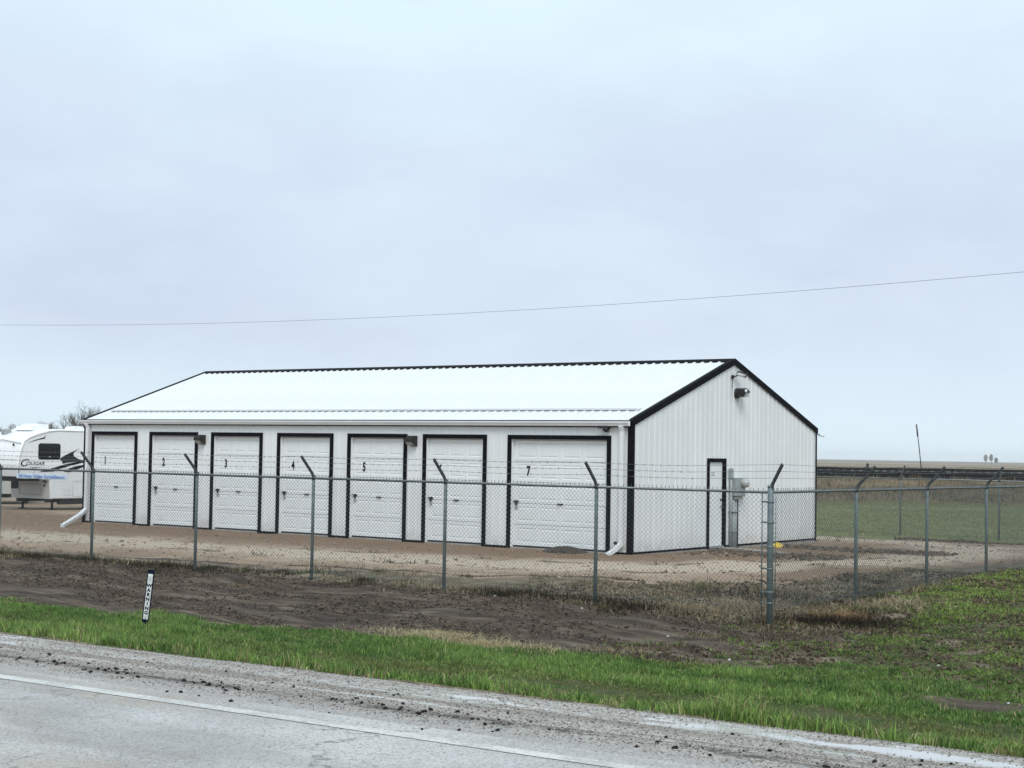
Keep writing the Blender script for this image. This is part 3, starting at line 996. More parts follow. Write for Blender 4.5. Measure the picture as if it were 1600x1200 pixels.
def text(body, size, m, parent, loc, rot, name='lettering', sx=1.0, bold=0.0, ext=0.001, shear=0.0, align='CENTER'):
    cu = bpy.data.curves.new(name, 'FONT')
    cu.body = body
    cu.size = size
    cu.align_x = align
    cu.align_y = 'CENTER'
    cu.extrude = ext
    cu.offset = bold
    cu.shear = shear
    cu.materials.append(m)
    o = link(name, cu, parent, loc, rot)
    o.scale = (sx, 1, 1)
    return o


# garage doors
TRW = 0.098     # face width of the black casing


def section_mesh(Wd, Hs, cols):
    mb = MB()
    gap = 0.10
    pw = (Wd - gap * (cols + 1)) / cols
    xs = [0]
    for k in range(cols):
        xs += [gap + k * (pw + gap), gap + k * (pw + gap) + pw]
    xs.append(Wd)
    zs = [0, 0.005, 0.075, Hs - 0.075, Hs - 0.005, Hs]

    def P(i, j):
        d = 0.012 if j in (0, 5) else 0.0
        return (xs[i], d, zs[j])
    for i in range(len(xs) - 1):
        for j in range(5):
            a, b, c_, d_ = P(i, j), P(i + 1, j), P(i + 1, j + 1), P(i, j + 1)
            if j == 2 and i % 2 == 1:
                rings = []
                for ins, dep in ((0, 0), (0.014, 0.008), (0.030, 0.008), (0.048, 0.001)):
                    rings.append([(a[0] + ins, dep, a[2] + ins), (b[0] - ins, dep, b[2] + ins), (c_[0] - ins, dep, c_[2] - ins), (d_[0] + ins, dep, d_[2] - ins)])
                vs = [p for r_ in rings for p in r_]
                fs = [(4 * r_ + k, 4 * r_ + (k + 1) % 4, 4 * r_ + 4 + (k + 1) % 4, 4 * r_ + 4 + k) for r_ in range(3) for k in range(4)]
                fs.append((12, 13, 14, 15))
                mb.add(vs, fs)
            else:
                mb.add([a, b, c_, d_], [(0, 1, 2, 3)])
    mb.box(0.002, Wd - 0.002, 0.014, 0.045, 0.002, Hs - 0.002)
    return mb.mesh('door_section', M_DOOR)


def make_door(Wo, cols):
    """parts in a frame whose origin is the lower left outer corner of the casing on the wall face"""
    H = DTOP - ZB
    Wi, Hi = Wo - 2 * TRW, H - TRW
    rev = MB()      # the reveal (jambs and head, set back)
    rev.box(TRW - 0.004, TRW + 0.012, 0.0, 0.15, -0.02, Hi + 0.003)
    rev.box(Wo - TRW - 0.012, Wo - TRW + 0.004, 0.0, 0.15, -0.02, Hi + 0.003)
    rev.box(TRW + 0.012, Wo - TRW - 0.012, 0.0, 0.15, Hi - 0.010, Hi + 0.003)
    d = {'body': rev.mesh('garage_door', M_DOOR)}
    tr = MB()
    tr.box(0, TRW, -0.032, 0.004, -0.05, H)
    tr.box(Wo - TRW, Wo, -0.032, 0.004, -0.05, H)
    tr.box(TRW, Wo - TRW, -0.032, 0.004, Hi, H)
    d['trim'] = tr.mesh('door_trim', M_BLACK)
    d['Hs'] = (Hi - 0.05) / 5
    d['sec'] = section_mesh(Wi - 0.03, d['Hs'] - 0.006, cols)
    ws = MB().box(TRW + 0.012, Wo - TRW - 0.012, 0.09, 0.13, -0.03, 0.035)
    d['seal'] = ws.mesh('bottom_seal', M_DULLBLACK)
    lk = MB().bbox(TRW + 0.05, TRW + 0.165, 0.055, 0.085, 1.02, 1.06, 0.006)
    lk.bbox(TRW + 0.075, TRW + 0.125, 0.045, 0.086, 0.955, 1.02, 0.008)
    lk.box(TRW + 0.03, TRW + 0.06, 0.06, 0.086, 1.03, 1.05)
    d['lock'] = lk.mesh('lock_handle', M_HARD)
    st = MB().bbox(TRW + 0.075, TRW + 0.135, 0.05, 0.088, 0.87, 0.95, 0.008)
    d['pad'] = st.mesh('padlock', M_STEEL)
    lh = MB().bbox(Wo * 0.50 - 0.06, Wo * 0.50 + 0.09, 0.050, 0.088, 0.995, 1.02, 0.006)
    d['lift'] = lh.mesh('lift_handle', M_HARD)
    return d


small, big = make_door(1.92, 3), make_door(2.80, 4)
for k, (a, b) in enumerate(DOORS):
    d = big if k == 6 else small
    dr = link('garage_door', d['body'], bld, (a - BX, 0, ZB))
    Wo = 2.80 if k == 6 else 1.92
    dr.scale = ((b - a) / Wo, 1, 1)
    dr['label'] = 'white sectional garage door numbered %d' % (k + 1) if k < 6 else 'widest white sectional garage door numbered 7'
    link('door_trim', d['trim'], dr)
    for j in range(5):
        link('door_section', d['sec'], dr, (TRW + 0.015, 0.088, 0.035 + j * d['Hs']))
    link('bottom_seal', d['seal'], dr)
    if k > 0:
        link('lock_handle', d['lock'], dr)
        link('padlock', d['pad'], dr)
    link('lift_handle', d['lift'], dr)
    text(str(k + 1), 0.29, M_NUM, dr, (0.475 if k < 6 else 0.52, 0.0835, 1.725), (PI / 2, 0, 0), 'door_number', 0.66, 0.013)

# personnel door on the gable
y0, y1, zt = PD
pd = part(MB().bbox(BX - 0.05, BX - 0.01, y0 + 0.09, y1 - 0.13, ZB + 0.03, zt - 0.09, 0.004), 'entry_door', M_DOOR, bld, ORG)
mb = MB()
mb.box(BX - 0.06, BX + 0.034, y0, y0 + 0.085, ZB - 0.03, zt)
mb.box(BX - 0.06, BX + 0.034, y1 - 0.125, y1, ZB - 0.03, zt)
mb.box(BX - 0.06, BX + 0.034, y0 + 0.085, y1 - 0.125, zt - 0.085, zt)
part(mb, 'door_trim', M_BLACK, pd, ORG)
part(MB().box(BX - 0.05, BX + 0.05, y0 + 0.085, y1 - 0.125, ZB - 0.02, ZB + 0.025), 'threshold', M_STEEL, pd, ORG)
part(MB().lathe([(0.012, 0), (0.012, 0.04), (0.03, 0.05), (0.032, 0.075), (0.01, 0.085)], (BX - 0.01, y1 - 0.20, 1.06), 10, 'x'), 'door_knob', M_HARD, pd, ORG)
part(MB().lathe([(0.028, 0), (0.028, 0.02), (0.01, 0.025)], (BX - 0.01, y1 - 0.20, 1.22), 10, 'x'), 'deadbolt', M_HARD, pd, ORG)
pl = part(MB().box(BX - 0.0095, BX - 0.006, y0 + 0.20, y0 + 0.42, 1.77, 1.90), 'notice', M_LABEL, pd, ORG)
mb = MB()
for i in range(3):
    mb.box(BX - 0.0055, BX - 0.0045, y0 + 0.225, y0 + 0.395 - 0.03 * (i % 2), 1.79 + i * 0.032, 1.806 + i * 0.032)
part(mb, 'print', M_GREY, pd, ORG)

# ------------------------------------------------------------------ fixtures on the building
lt = thing('wall_light', 'black hooded wall light between garage doors two and three', 'wall light', (-31.63, BY - 0.012, 2.46), 0, 'wall lights above the garage doors')


def light_parts(t):
    mb = MB()
    mb.prism([(0, 0.14), (-0.13, 0.14), (-0.25, 0.06), (-0.25, -0.02), (-0.235, -0.02), (-0.235, 0.05), (-0.12, 0.12), (-0.02, 0.12), (-0.02, -0.13), (0, -0.13)], -0.17, 0.17, 'x')
    mb.prism([(0, 0.138), (-0.128, 0.138), (-0.248, 0.058), (-0.248, -0.02), (-0.13, -0.10), (0, -0.13)], 0.155, 0.172, 'x')
    mb.prism([(0, 0.138), (-0.128, 0.138), (-0.248, 0.058), (-0.248, -0.02), (-0.13, -0.02), (0, -0.06)], -0.172, -0.155, 'x')
    hood = part(mb, 'lamp_hood', M_HARD, t)
    mb = MB()
    mb.prism([(-0.021, 0.03), (-0.22, 0.02), (-0.22, -0.03), (-0.14, -0.105), (-0.021, -0.12)], -0.15, 0.15, 'x')
    lens = part(mb, 'lamp_lens', M_LENS, t)
    for o in (hood, lens):
        o.scale = (0.66, 0.9, 0.95)


light_parts(lt)
l2 = copy_tree(lt)
l2.location = (-24.33, BY - 0.012, 2.49)
l2['label'] = 'black hooded wall light between garage doors five and six'
# dome camera under the eave
t = thing('dome_camera', 'small dark dome camera under the eave above garage door seven', 'security camera', (-18.83, BY - 0.11, 2.845))
part(MB().box(-0.17, 0.10, -0.04, 0.085, -0.02, 0.03), 'bracket', M_HARD, t)
part(MB().lathe([(0.075, -0.02), (0.075, -0.05), (0.06, -0.085), (0.03, -0.11), (0.002, -0.115)], (0.03, 0, 0), 12), 'dome', M_GLASS, t)
# gable floodlight
t = thing('flood_light', 'black floodlight with pale lens high on the gable wall', 'floodlight', (BX + 0.02, 34.12, 3.79))
mb = MB()
mb.lathe([(0.16, 0.0), (0.16, 0.05), (0.05, 0.07)], (0, 0, -0.02), 12, 'x')
part(mb, 'back_box', M_HARD, t)
hd = part(MB().prism([(-0.12, 0.10), (0.06, 0.14), (0.27, 0.06), (0.29, -0.01), (0.10, 0.01), (-0.10, -0.13)], 0.05, 0.30, 'x'), 'lamp_hood', M_HARD, t)
part(MB().prism([(-0.06, -0.10), (0.10, -0.005), (0.26, -0.025), (0.27, -0.11), (0.10, -0.14)], 0.08, 0.28, 'x'), 'lamp_lens', M_LENS, t)
part(MB().lathe([(0.001, 0.0), (0.05, 0.01), (0.055, 0.05), (0.001, 0.07)], (0.29, -0.01, 0.045), 10, 'x'), 'photocell', M_LABEL, t)
for o in t.children:
    o.scale = (0.8, 0.8, 0.8)
# bullet camera
t = thing('bullet_camera', 'small white bullet camera on an arm near the gable peak', 'security camera', (BX + 0.02, 33.98, 4.19))
mb = MB().lathe([(0.05, 0), (0.05, 0.03), (0.02, 0.04)], (0, -0.09, -0.03), 10, 'x')
mb.tube([(0.03, -0.09, -0.03), (0.10, -0.03, 0.0), (0.12, 0.02, 0.02)], 0.018, 6)
part(mb, 'arm', M_HARD, t)
part(MB().tube([(0.10, -0.02, 0.055), (0.20, 0.16, 0.01)], [0.052, 0.052], 10), 'camera_body', M_LABEL, t)
part(MB().tube([(0.20, 0.16, 0.01), (0.213, 0.184, 0.004)], [0.056, 0.05], 10), 'lens', M_GLASS, t)
part(MB().add([(0.06, -0.06, 0.12), (0.15, -0.08, 0.10), (0.30, 0.17, 0.05), (0.20, 0.20, 0.06), (0.06, -0.06, 0.13), (0.15, -0.08, 0.11), (0.30, 0.17, 0.06), (0.20, 0.20, 0.07)], [(0, 1, 2, 3), (4, 5, 6, 7), (0, 1, 5, 4), (1, 2, 6, 5), (2, 3, 7, 6), (3, 0, 4, 7)]), 'sun_shield', M_HARD, t)
mb = MB()
mb.tube([(0.01, -0.10, -0.05), (0.012, -0.10, -0.30)], 0.008, 5)
part(mb, 'cable', M_HARD, t)
# small camera on the far gable corner
t = thing('corner_camera', 'tiny pale camera at the eave corner of the gable wall beside the lawn', 'security camera', (BX + 0.04, BY + BW + 0.05, 2.86))
part(MB().tube([(0, 0, 0), (0.02, 0.10, 0.0)], 0.015, 6), 'arm', M_HARD, t)
part(MB().tube([(0.0, 0.08, -0.01), (0.10, 0.17, -0.03)], 0.03, 8), 'camera_body', M_LABEL, t)
# electric meter with its conduits
t = thing('electric_meter', 'grey electric meter box with round dial and conduits beside the gable door', 'electric meter', (BX + 0.022, 33.97, 0.0))
part(MB().bbox(0, 0.16, -0.125, 0.36, 1.30, 1.74, 0.012), 'meter_box', M_GREY, t)
part(MB().lathe([(0.11, 0), (0.11, 0.05), (0.095, 0.13), (0.06, 0.15), (0.002, 0.152)], (0.16, 0.23, 1.61), 18, 'x'), 'meter_dial', M_LENS, t)
part(MB().lathe([(0.12, 0), (0.12, 0.02), (0.10, 0.022)], (0.16, 0.23, 1.61), 18, 'x'), 'dial_ring', M_STEEL, t)
part(MB().bbox(0.0, 0.12, -0.10, 0.30, 1.22, 1.299, 0.01), 'hub_plate', M_STEEL, t)
for yy, zz, r in ((-0.18, 1.98, 0.035), (-0.05, 1.22, 0.042), (0.06, 1.22, 0.035), (0.16, 1.22, 0.02)):
    part(MB().tube([(0.05, yy, -0.1), (0.05, yy, zz)], r, 10), 'conduit', M_GREY if r != 0.02 else M_HARD, t)
part(MB().bbox(0.0, 0.1, -0.23, -0.13, 1.72, 1.96, 0.012), 'junction_box', M_GREY, t)
mb = MB()
for zz in (0.45, 0.92):
    mb.box(0.0, 0.10, -0.22, 0.19, zz, zz + 0.02)
part(mb, 'strap', M_STEEL, t)

# things at the foot of the building
t = MB()
vs = []
for i in range(13):
    for j in range(9):
        u, v = i / 12 * 2 - 1, j / 8 * 2 - 1
        r = max(0, 1 - u * u) * max(0, 1 - v * v)
        hh = 0.17 * r ** 0.6 * (0.7 + 0.5 * float(fbm(u * 2.0, v * 2.0, 1.5, 3, 4)))
        vs.append((BX + 0.42 + v * 0.17, 35.52 + u * 0.27, -0.01 + hh))
t.add(vs, [(i * 9 + j, i * 9 + j + 1, (i + 1) * 9 + j + 1, (i + 1) * 9 + j) for i in range(12) for j in range(8)], True)
tag(part(t, 'yellow_bundle', M_YEL, None), 'bright yellow bundle lying on the ground at the foot of the gable wall', 'bundle')
t = MB()
t.rect_tube([(-18.42, 33.55, 0.06), (-17.4, 33.26, 0.065), (-16.25, 32.92, 0.055)], 0.42, 0.07, (0.25, 0.97, 0))
tag(part(t, 'plank', M_WOOD, None), 'long grey plank lying on the dirt in front of the gable door', 'plank')
mb = MB()
vs, fs = [], []
for i in range(41):
    for j in range(15):
        u, v = i / 40 * 2 - 1, j / 14 * 2 - 1
        px, py = -19.78 + u * 0.95, BY - 0.10 + v * 0.50
        k = max(0.0, 1 - u * u) ** 1.5 * max(0.0, 1 - v * v)
        hh = 0.24 * k * (0.75 + 0.55 * float(fbm(px * 1.0, py * 1.0, 2.5, 4, 14))) * (1 - 0.25 * u)
        vs.append((px, py, -0.05 + hh))
mb.add(vs, [(i * 15 + j, i * 15 + j + 1, (i + 1) * 15 + j + 1, (i + 1) * 15 + j) for i in range(40) for j in range(14)], True)
M_SOILH = mat('heaped_soil', (0.062, 0.048, 0.038), 0.95, 0, 0.5, 7.0, bump=1.0, bscale=25)
tag(part(mb, 'dirt_mound', M_SOILH, None), 'low heap of dark soil at the foot of the widest garage door', 'dirt mound')


# ------------------------------------------------------------------ chain-link fence
RZ = 1.7425      # top rail height


def chain_mesh(name, L, z0, z1, parent, p=0.076, q=0.070, r=0.0031, xa=0.0):
    """zigzag wires in the local XZ plane, from x = xa to xa + L"""
    nw = int(L / (p / 2))
    ns = int((z1 - z0) / (q / 2))
    i = np.arange(nw)[:, None]
    k = np.arange(ns + 1)[None, :]
    par = (i + k) % 2
    sag = 0.006 * np.sin(i * 0.21) + 0.004 * np.sin(k * 0.9 + i * 0.05)
    x = xa + (i + par) * (p / 2) + sag * 0.4
    z = z0 + k * (q / 2) + 0.0 * i + 0.01 * np.sin(i * 0.043 + 1.0) * (1 - k / ns)
    y = np.where(par == 1, 0.002, -0.002) + 0.012 * np.sin(i * 0.085 + k * 0.07) * np.sin(k / ns * PI)
    P = np.stack([x + 0 * z, y + 0 * z, z + 0 * x], -1)                       # nw, ns+1, 3
    off = np.array([[math.cos(t), math.sin(t), 0] for t in (0.5, 0.5 + 2 * PI / 3, 0.5 + 4 * PI / 3)]) * r
    V = (P[:, :, None, :] + off[None, None]).reshape(-1, 3)
    base = (np.arange(nw)[:, None, None] * (ns + 1) + np.arange(ns)[None, :, None]) * 3
    j = np.arange(3)[None, None, :]
    a, b = base + j, base + (j + 1) % 3
    q4 = np.stack([a, b, b + 3, a + 3], -1).reshape(-1, 4)
    # twisted ends above the rail
    npk = int(L / p)
    tips = xa + (np.arange(npk) + 0.5) * p
    T0 = np.stack([tips, np.zeros(npk), np.full(npk, z1 - 0.02)], 1)
    T1 = T0 + np.stack([RNG.normal(0, 0.006, npk), RNG.normal(0, 0.006, npk), np.full(npk, 0.065)], 1)
    ends = np.stack([T0, T1], 1)
    off2 = off * 1.7
    V2 = (ends[:, :, None, :] + off2[None, None]).reshape(-1, 3)
    b2 = len(V) + np.arange(npk)[:, None] * 6
    jj = np.arange(3)[None]
    q2 = np.stack([b2 + jj, b2 + (jj + 1) % 3, b2 + (jj + 1) % 3 + 3, b2 + jj + 3], -1).reshape(-1, 4)
    o = link(name, np_mesh(name, np.concatenate([V, V2]), quads=np.concatenate([q4, q2]), mat=M_WIRE), parent)
    return tag(o, kind='stuff')


def barbed(L, parent, oy, oz, xa=0.0, bow=0.02, end=None):
    """one strand with barbs; post pitch 3.05 m, slight sag between posts"""
    mb = MB()
    xs = np.arange(xa, xa + L + 0.01, 0.305)
    pts = []
    for x in xs:
        f = ((x - xa) / 3.05) % 1.0
        pts.append((x, oy, oz - bow * 4 * f * (1 - f)))
    if end:
        pts = [end] + pts if end[0] < xa + 0.5 else pts + [end]
    mb.tube(pts, 0.0024, 4, smooth=False)
    for x in np.arange(xa + 0.07, xa + L, 0.15):
        f = ((x - xa) / 3.05) % 1.0
        z = oz - bow * 4 * f * (1 - f)
        for k in range(2):
            a = random.uniform(0, PI)
            dx, dy, dz = random.uniform(-.012, .012), math.cos(a) * 0.013, math.sin(a) * 0.013
            mb.tube([(x - dx, oy - dy, z - dz), (x + dx, oy + dy, z + dz)], 0.0033, 3, smooth=False)
    return part(mb, 'barbed_wire', M_WIRE, parent)


def post_mesh(r, top):
    mb = MB().tube([(0, 0, -0.55), (0, 0, top - 0.01), (0, 0, top)], [r, r, r * 0.8], 12)
    return mb.mesh('fence_post', M_GALV)


ARM = MB()
ARM.rect_tube([(0, 0, 0.0), (0, -0.05, 0.075), (0, -0.33, 0.37)], 0.028, 0.045, (1, 0, 0))
ARM.tube([(0, 0, -0.05), (0, 0, 0.03)], 0.036, 10)
M_ARM = mat('dark_arm_steel', (0.075, 0.082, 0.084), 0.55, 0.2, 0.25, 9.0, spec=0.2)
ARM_ME = ARM.mesh('barb_arm', M_ARM)
P_LINE = post_mesh(0.030, RZ + 0.02)
P_TERM = post_mesh(0.046, RZ + 0.075)
TIES = MB()
for zz in (0.35, 0.8, 1.25, 1.6):
    TIES.lathe([(0.031, -0.004), (0.034, 0), (0.031, 0.004)], (0, 0, zz), 10)
TIE_ME = TIES.mesh('wire_tie', M_WIRE)


def corner_pt(corner, f):
    """where the strand meets the corner post's own leaning arm, in the run's frame"""
    wx, wy, z = 0.032 + 0.228 * f, -0.022 - 0.128 * f, RZ + 0.105 + 0.31 * f
    return {'start': (wy, -wx, z), 'end': (3.05 * NF + wx, wy, z), None: None}[corner]


NF = 8


def fence_run(label, loc, rz, n, first, xend, start=0.0, gz=0.0, post_off=0.0, tagname='chain_link_fence', corner=None, r=0.0031):
    """local X runs along the fence, local -Y is the outer side the arms lean to"""
    t = thing(tagname, label, 'fence', loc, rz, 'chain-link fence runs round the yard')
    for k in range(first, n + 1):
        px = post_off + k * 3.05
        if px > xend:
            break
        po = link('fence_post', P_LINE, t, (px, 0, 0))
        link('barb_arm', ARM_ME, po, (0, 0, RZ + 0.02))
        tag(link('wire_tie', TIE_ME, po), kind='stuff')
    L = xend - start
    part(MB().tube([(start, 0, RZ), (start + L / 2, 0, RZ - 0.004), (start + L, 0, RZ)], 0.021, 10), 'top_rail', M_RAILG, t)
    chain_mesh('chain_link_mesh', L - 0.1, 0.02, RZ + 0.015, t, xa=start + 0.07, r=r)
    part(MB().tube([(start, -0.025, 0.06), (start + L, -0.025, 0.06)], 0.0025, 4), 'tension_wire', M_WIRE, t)
    for f in (0.34, 0.67, 0.99):
        barbed(L - (1.2 if corner else 0), t, -0.05 - 0.28 * f, RZ + 0.095 + 0.295 * f, start + (1.2 if corner == 'start' else 0), end=corner_pt(corner, f))
    return t


GZ = 0.0
# front run: local +X points to world -X; local -Y must point to world -Y => mirror by running from the far left end instead
front = fence_run('chain-link fence with barbed wire standing along the road in front of the garage doors', (FENCE_X - 3.05 * NF, FENCE_Y, GZ), 0, NF - 1, 0, 3.05 * NF, corner='end')
# corner post with its own leaning arm, tension bars and bands
cp = link('fence_post', P_TERM, front, (3.05 * NF, 0, 0))
cp['label'] = 'thick corner post with banded tension bar'
mb = MB().rect_tube([(0, 0, 0.0), (0.012, -0.012, 0.06), (0.24, -0.14, 0.37)], 0.028, 0.045, (0.5, 0.86, 0))
part(mb, 'barb_arm', M_ARM, cp, loc=(0.02, -0.01, RZ + 0.045))
mb = MB()
mb.tube([(-0.135, 0, -0.02), (-0.135, 0, RZ + 0.02)], 0.009, 6)
mb.tube([(0.03, 0.11, -0.02), (0.03, 0.11, RZ - 0.05)], 0.006, 6)
part(mb, 'tension_bar', M_GALV, cp)
mb = MB().lathe([(0.047, -0.012), (0.052, -0.012), (0.052, 0.012), (0.047, 0.012)], (0, 0, 0), 14)
mb.box(-0.15, -0.045, -0.008, 0.008, -0.012, 0.012)
mb.box(-0.006, 0.006, 0.045, 0.12, -0.012, 0.012)
band_me = mb.mesh('tension_band', M_GALV)
for zz in (0.12, 0.28, 0.62, 0.94, 1.30, 1.60):
    link('tension_band', band_me, cp, (0, 0, zz))
part(MB().lathe([(0.05, 0), (0.05, 0.02), (0.03, 0.035), (0.002, 0.04)], (0, 0, RZ + 0.07), 12), 'post_cap', M_GALV, cp)
# side run: local X -> world +Y reversed so that local -Y points to world +X
side_len = BACK_Y - FENCE_Y
NS = int(side_len / 3.05)
# rz = +90deg: local X -> +Y, local -Y -> +X
side = fence_run('chain-link fence running back from the thick corner post along the gable side of the yard', (FENCE_X, FENCE_Y, 0.0), PI / 2, NS, 1, side_len, start=0.0, corner='start')
# back run: rz = 180deg: local X -> -X, local -Y -> +Y
back = fence_run('distant chain-link fence crossing behind the yard at the edge of the lawn', (FENCE_X, BACK_Y, -0.09), PI, 9, 1, 26.0, post_off=-0.85, r=0.0036)

# banner hung under the top rail
bn = thing('surveillance_banner', 'narrow white banner with blue lettering hung on the road fence in front of the trailer', 'banner', (-27.49, FENCE_Y - 0.075, 1.605), 0)
vs, fs = [], []
for i in range(25):
    x = (i / 24 - 0.5) * 1.69
    wv = 0.008 * math.sin(i * 0.9)
    for z, dy in ((0.050 - 0.003 * math.sin(i * .7), wv), (-0.056 - 0.004 * math.sin(i * 0.5), wv * 1.5)):
        vs.append((x, dy, z))
        vs.append((x, dy + 0.004, z))
mb = MB()
for i in range(24):
    a = i * 4
    fs += [(a, a + 4, a + 6, a + 2), (a + 1, a + 3, a + 7, a + 5), (a, a + 1, a + 5, a + 4), (a + 2, a + 6, a + 7, a + 3)]
mb.add(vs, fs)
bn_sheet = part(mb, 'banner_sheet', M_BANNER, bn)
text('24 Hour Video Surveillance!', 0.105, M_BLUE, bn, (0.0, -0.018, -0.006), (PI / 2, 0, 0), 'lettering', 1.28, 0.0008)
mb = MB()
for x in (-0.82, -0.3, 0.3, 0.82):
    mb.tube([(x, 0.0, 0.045), (x, 0.04, 0.10), (x, 0.075, 0.16)], 0.003, 4)
part(mb, 'tie_strap', M_HARD, bn)

# ------------------------------------------------------------------ warning marker on the verge
mx, my = -15.25, 13.30
mz = float(height(np.array([mx]), np.array([my]))[0])
mk = thing('warning_marker', 'thin dark blue utility marker reading WARNING leaning in the grass', 'marker post', (mx, my, mz + 0.045))
mk.rotation_euler = (math.radians(2), math.radians(6.2), YAW * 0.85)
MH = 0.69
body = MB().prism([(-0.012, -0.25), (0.012, -0.25), (0.013, 0.0), (0.043, 0.05), (0.044, MH), (-0.044, MH), (-0.043, 0.05), (-0.013, 0.0)], -0.006, 0.006, 'y')
part(body, 'marker_board', M_NAVY, mk)
part(MB().box(-0.0305, 0.0305, -0.0085, -0.0065, 0.075, MH - 0.052), 'decal', M_LABEL, mk)
for i, ch in enumerate('WARNING'):
    text(ch, 0.058, M_NUM, mk, (0, -0.0095, 0.492 - i * 0.0565), (PI / 2, 0, 0), 'lettering', 1.05, 0.003, 0.0005)
mb = MB()
for z0, z1, w in ((0.598, 0.604, 0.030), (0.572, 0.582, 0.026), (0.552, 0.562, 0.016), (0.533, 0.5365, 0.033), (0.108, 0.112, 0.033), (0.080, 0.098, 0.012)):
    mb.box(-w, w, -0.0100, -0.0087, z0, z1)
part(mb, 'print', M_GREY, mk)


# ------------------------------------------------------------------ trailers behind the building
def rv():
    h = -1.52
    t = thing('camper_trailer', 'white fifth-wheel camper trailer with black swoosh graphics parked beyond the building', 'trailer', (-52.11, 38.86, -0.36), h)
    # local: +X to the nose, +Y is the side we see
    Wd = 2.44
    prof = [(0.0, 1.36), (0.03, 1.55), (0.035, 1.85), (0.0, 2.15), (-0.09, 2.48), (-0.22, 2.78), (-0.46, 2.93), (-0.9, 3.08), (-1.4, 3.20), (-1.9, 3.25), (-8.4, 3.20), (-8.5, 3.1), (-8.5, 0.46), (-1.66, 0.45), (-1.58, 1.20), (-1.50, 1.30)]
    ins = 0.06
    mb = MB()
    n = len(prof)
    cx, cz = -3.5, 1.9
    rings = []
    for yy, sc in ((0.0, ins), (-ins, 0), (-Wd + ins, 0), (-Wd, ins)):
        ring = []
        for x, z in prof:
            dx, dz = x - cx, z - cz
            l = math.hypot(dx, dz)
            ring.append((x - dx / l * sc, yy, z - dz / l * sc))
        rings.append(ring)
    vs = [p for r_ in rings for p in r_]
    fs = [list(range(n)), list(range(4 * n - 1, 3 * n - 1, -1))]
    for k in range(3):
        fs += [(k * n + i, k * n + (i + 1) % n, (k + 1) * n + (i + 1) % n, (k + 1) * n + i) for i in range(n)]
    mb.add(vs, fs)
    part(mb, 'body', M_RVW, t)
    # seam moulding along the front edge of the side
    mb = MB()
    path = [(-0.02, 0.012, 1.5), (-0.02, 0.012, 1.85), (-0.05, 0.012, 2.15), (-0.14, 0.012, 2.46), (-0.27, 0.012, 2.74), (-0.50, 0.012, 2.88), (-0.95, 0.012, 3.02), (-1.45, 0.012, 3.14), (-1.95, 0.012, 3.185), (-8.3, 0.012, 3.14)]
    mb.tube([(x, 0.0, z) for x, y, z in path], 0.025, 6)
    part(mb, 'seam_moulding', M_RVG, t)
    part(MB().tube([(-0.13, -0.05, 2.66), (-0.17, -1.2, 2.80), (-0.13, -2.38, 2.66)], 0.018, 6), 'seam_moulding', M_RVG, t)
    mb = MB()
    for z in (1.62, 1.80, 2.02):
        mb.tube([(0.036 if z < 2 else 0.02, -0.08, z), (0.045, -1.2, z), (0.036 if z < 2 else 0.02, -2.36, z)], 0.008, 4)
        mb.tube([(-0.05, 0.003, z), (-8.4, 0.003, z)], 0.006, 4)
    part(mb, 'siding_rib', M_RVG, t)
    part(MB().lathe([(0.05, 0), (0.05, 0.03), (0.02, 0.05)], (-0.08, -0.42, 2.60), 8, 'x'), 'marker_light', M_HARD, t)
    # bulkhead skin, greyed to paint in shade under the overhang, and its access hatch
    part(MB().add([(-1.645, -0.06, 0.47), (-1.645, -Wd + 0.06, 0.47), (-1.565, -Wd + 0.06, 1.22), (-1.565, -0.06, 1.22)], [(0, 1, 2, 3)]), 'bulkhead', M_RVG, t)
    mb = MB()
    for a, b in (((-0.55, 0.62), (-1.85, 0.62)), ((-0.55, 1.02), (-1.85, 1.02)), ((-0.55, 0.62), (-0.55, 1.02)), ((-1.85, 0.62), (-1.85, 1.02))):
        mb.tube([(-1.645 + (a[1] - 0.47) * 0.107 + 0.008, a[0], a[1]), (-1.645 + (b[1] - 0.47) * 0.107 + 0.008, b[0], b[1])], 0.012, 4)
    part(mb, 'access_hatch', M_GREY, t)
    mb = MB()
    for y, z in ((-0.33, 1.16), (-0.24, 1.12), (-0.33, 0.99)):
        mb.box(-1.60, -1.555, y - 0.04, y + 0.04, z - 0.04, z + 0.04)
    part(mb, 'socket', M_HARD, t)
    # overhang hitch, frame, legs, wheels
    mb = MB().box(-1.45, -0.25, -1.95, -0.5, 1.16, 1.34)
    mb.box(-0.95, -0.75, -1.32, -1.12, 0.85, 1.16)
    part(mb, 'hitch', M_DULLBLACK, t)
    mb = MB()
    mb.box(-8.3, -1.70, -0.45, -0.30, 0.30, 0.455)
    mb.box(-8.3, -1.70, -2.14, -1.99, 0.30, 0.455)
    mb.box(-3.9, -2.2, -0.28, -0.08, 0.22, 0.45)
    part(mb, 'chassis', M_DULLBLACK, t)
    for y in (-0.34, -2.10):
        lg = part(MB().tube([(-2.0, y, 0.5), (-2.0, y, 0.02)], 0.05, 8), 'landing_leg', M_DULLBLACK, t)
        part(MB().box(-2.12, -1.88, y - 0.12, y + 0.12, 0.0, 0.03), 'foot_plate', M_DULLBLACK, lg)
    for x in (-5.6, -6.5):
        for y in (-0.15, -2.29):
            wl = part(MB().lathe([(0.20, -0.10), (0.34, -0.10), (0.37, -0.05), (0.37, 0.05), (0.34, 0.10), (0.20, 0.10)], (x, y, 0.37), 18, 'y'), 'wheel', M_RUBBER, t)
            part(MB().lathe([(0.20, -0.08), (0.20, 0.08)], (x, y, 0.37), 14, 'y'), 'rim', M_STEEL, wl)
    # window with rounded corners
    pts = []
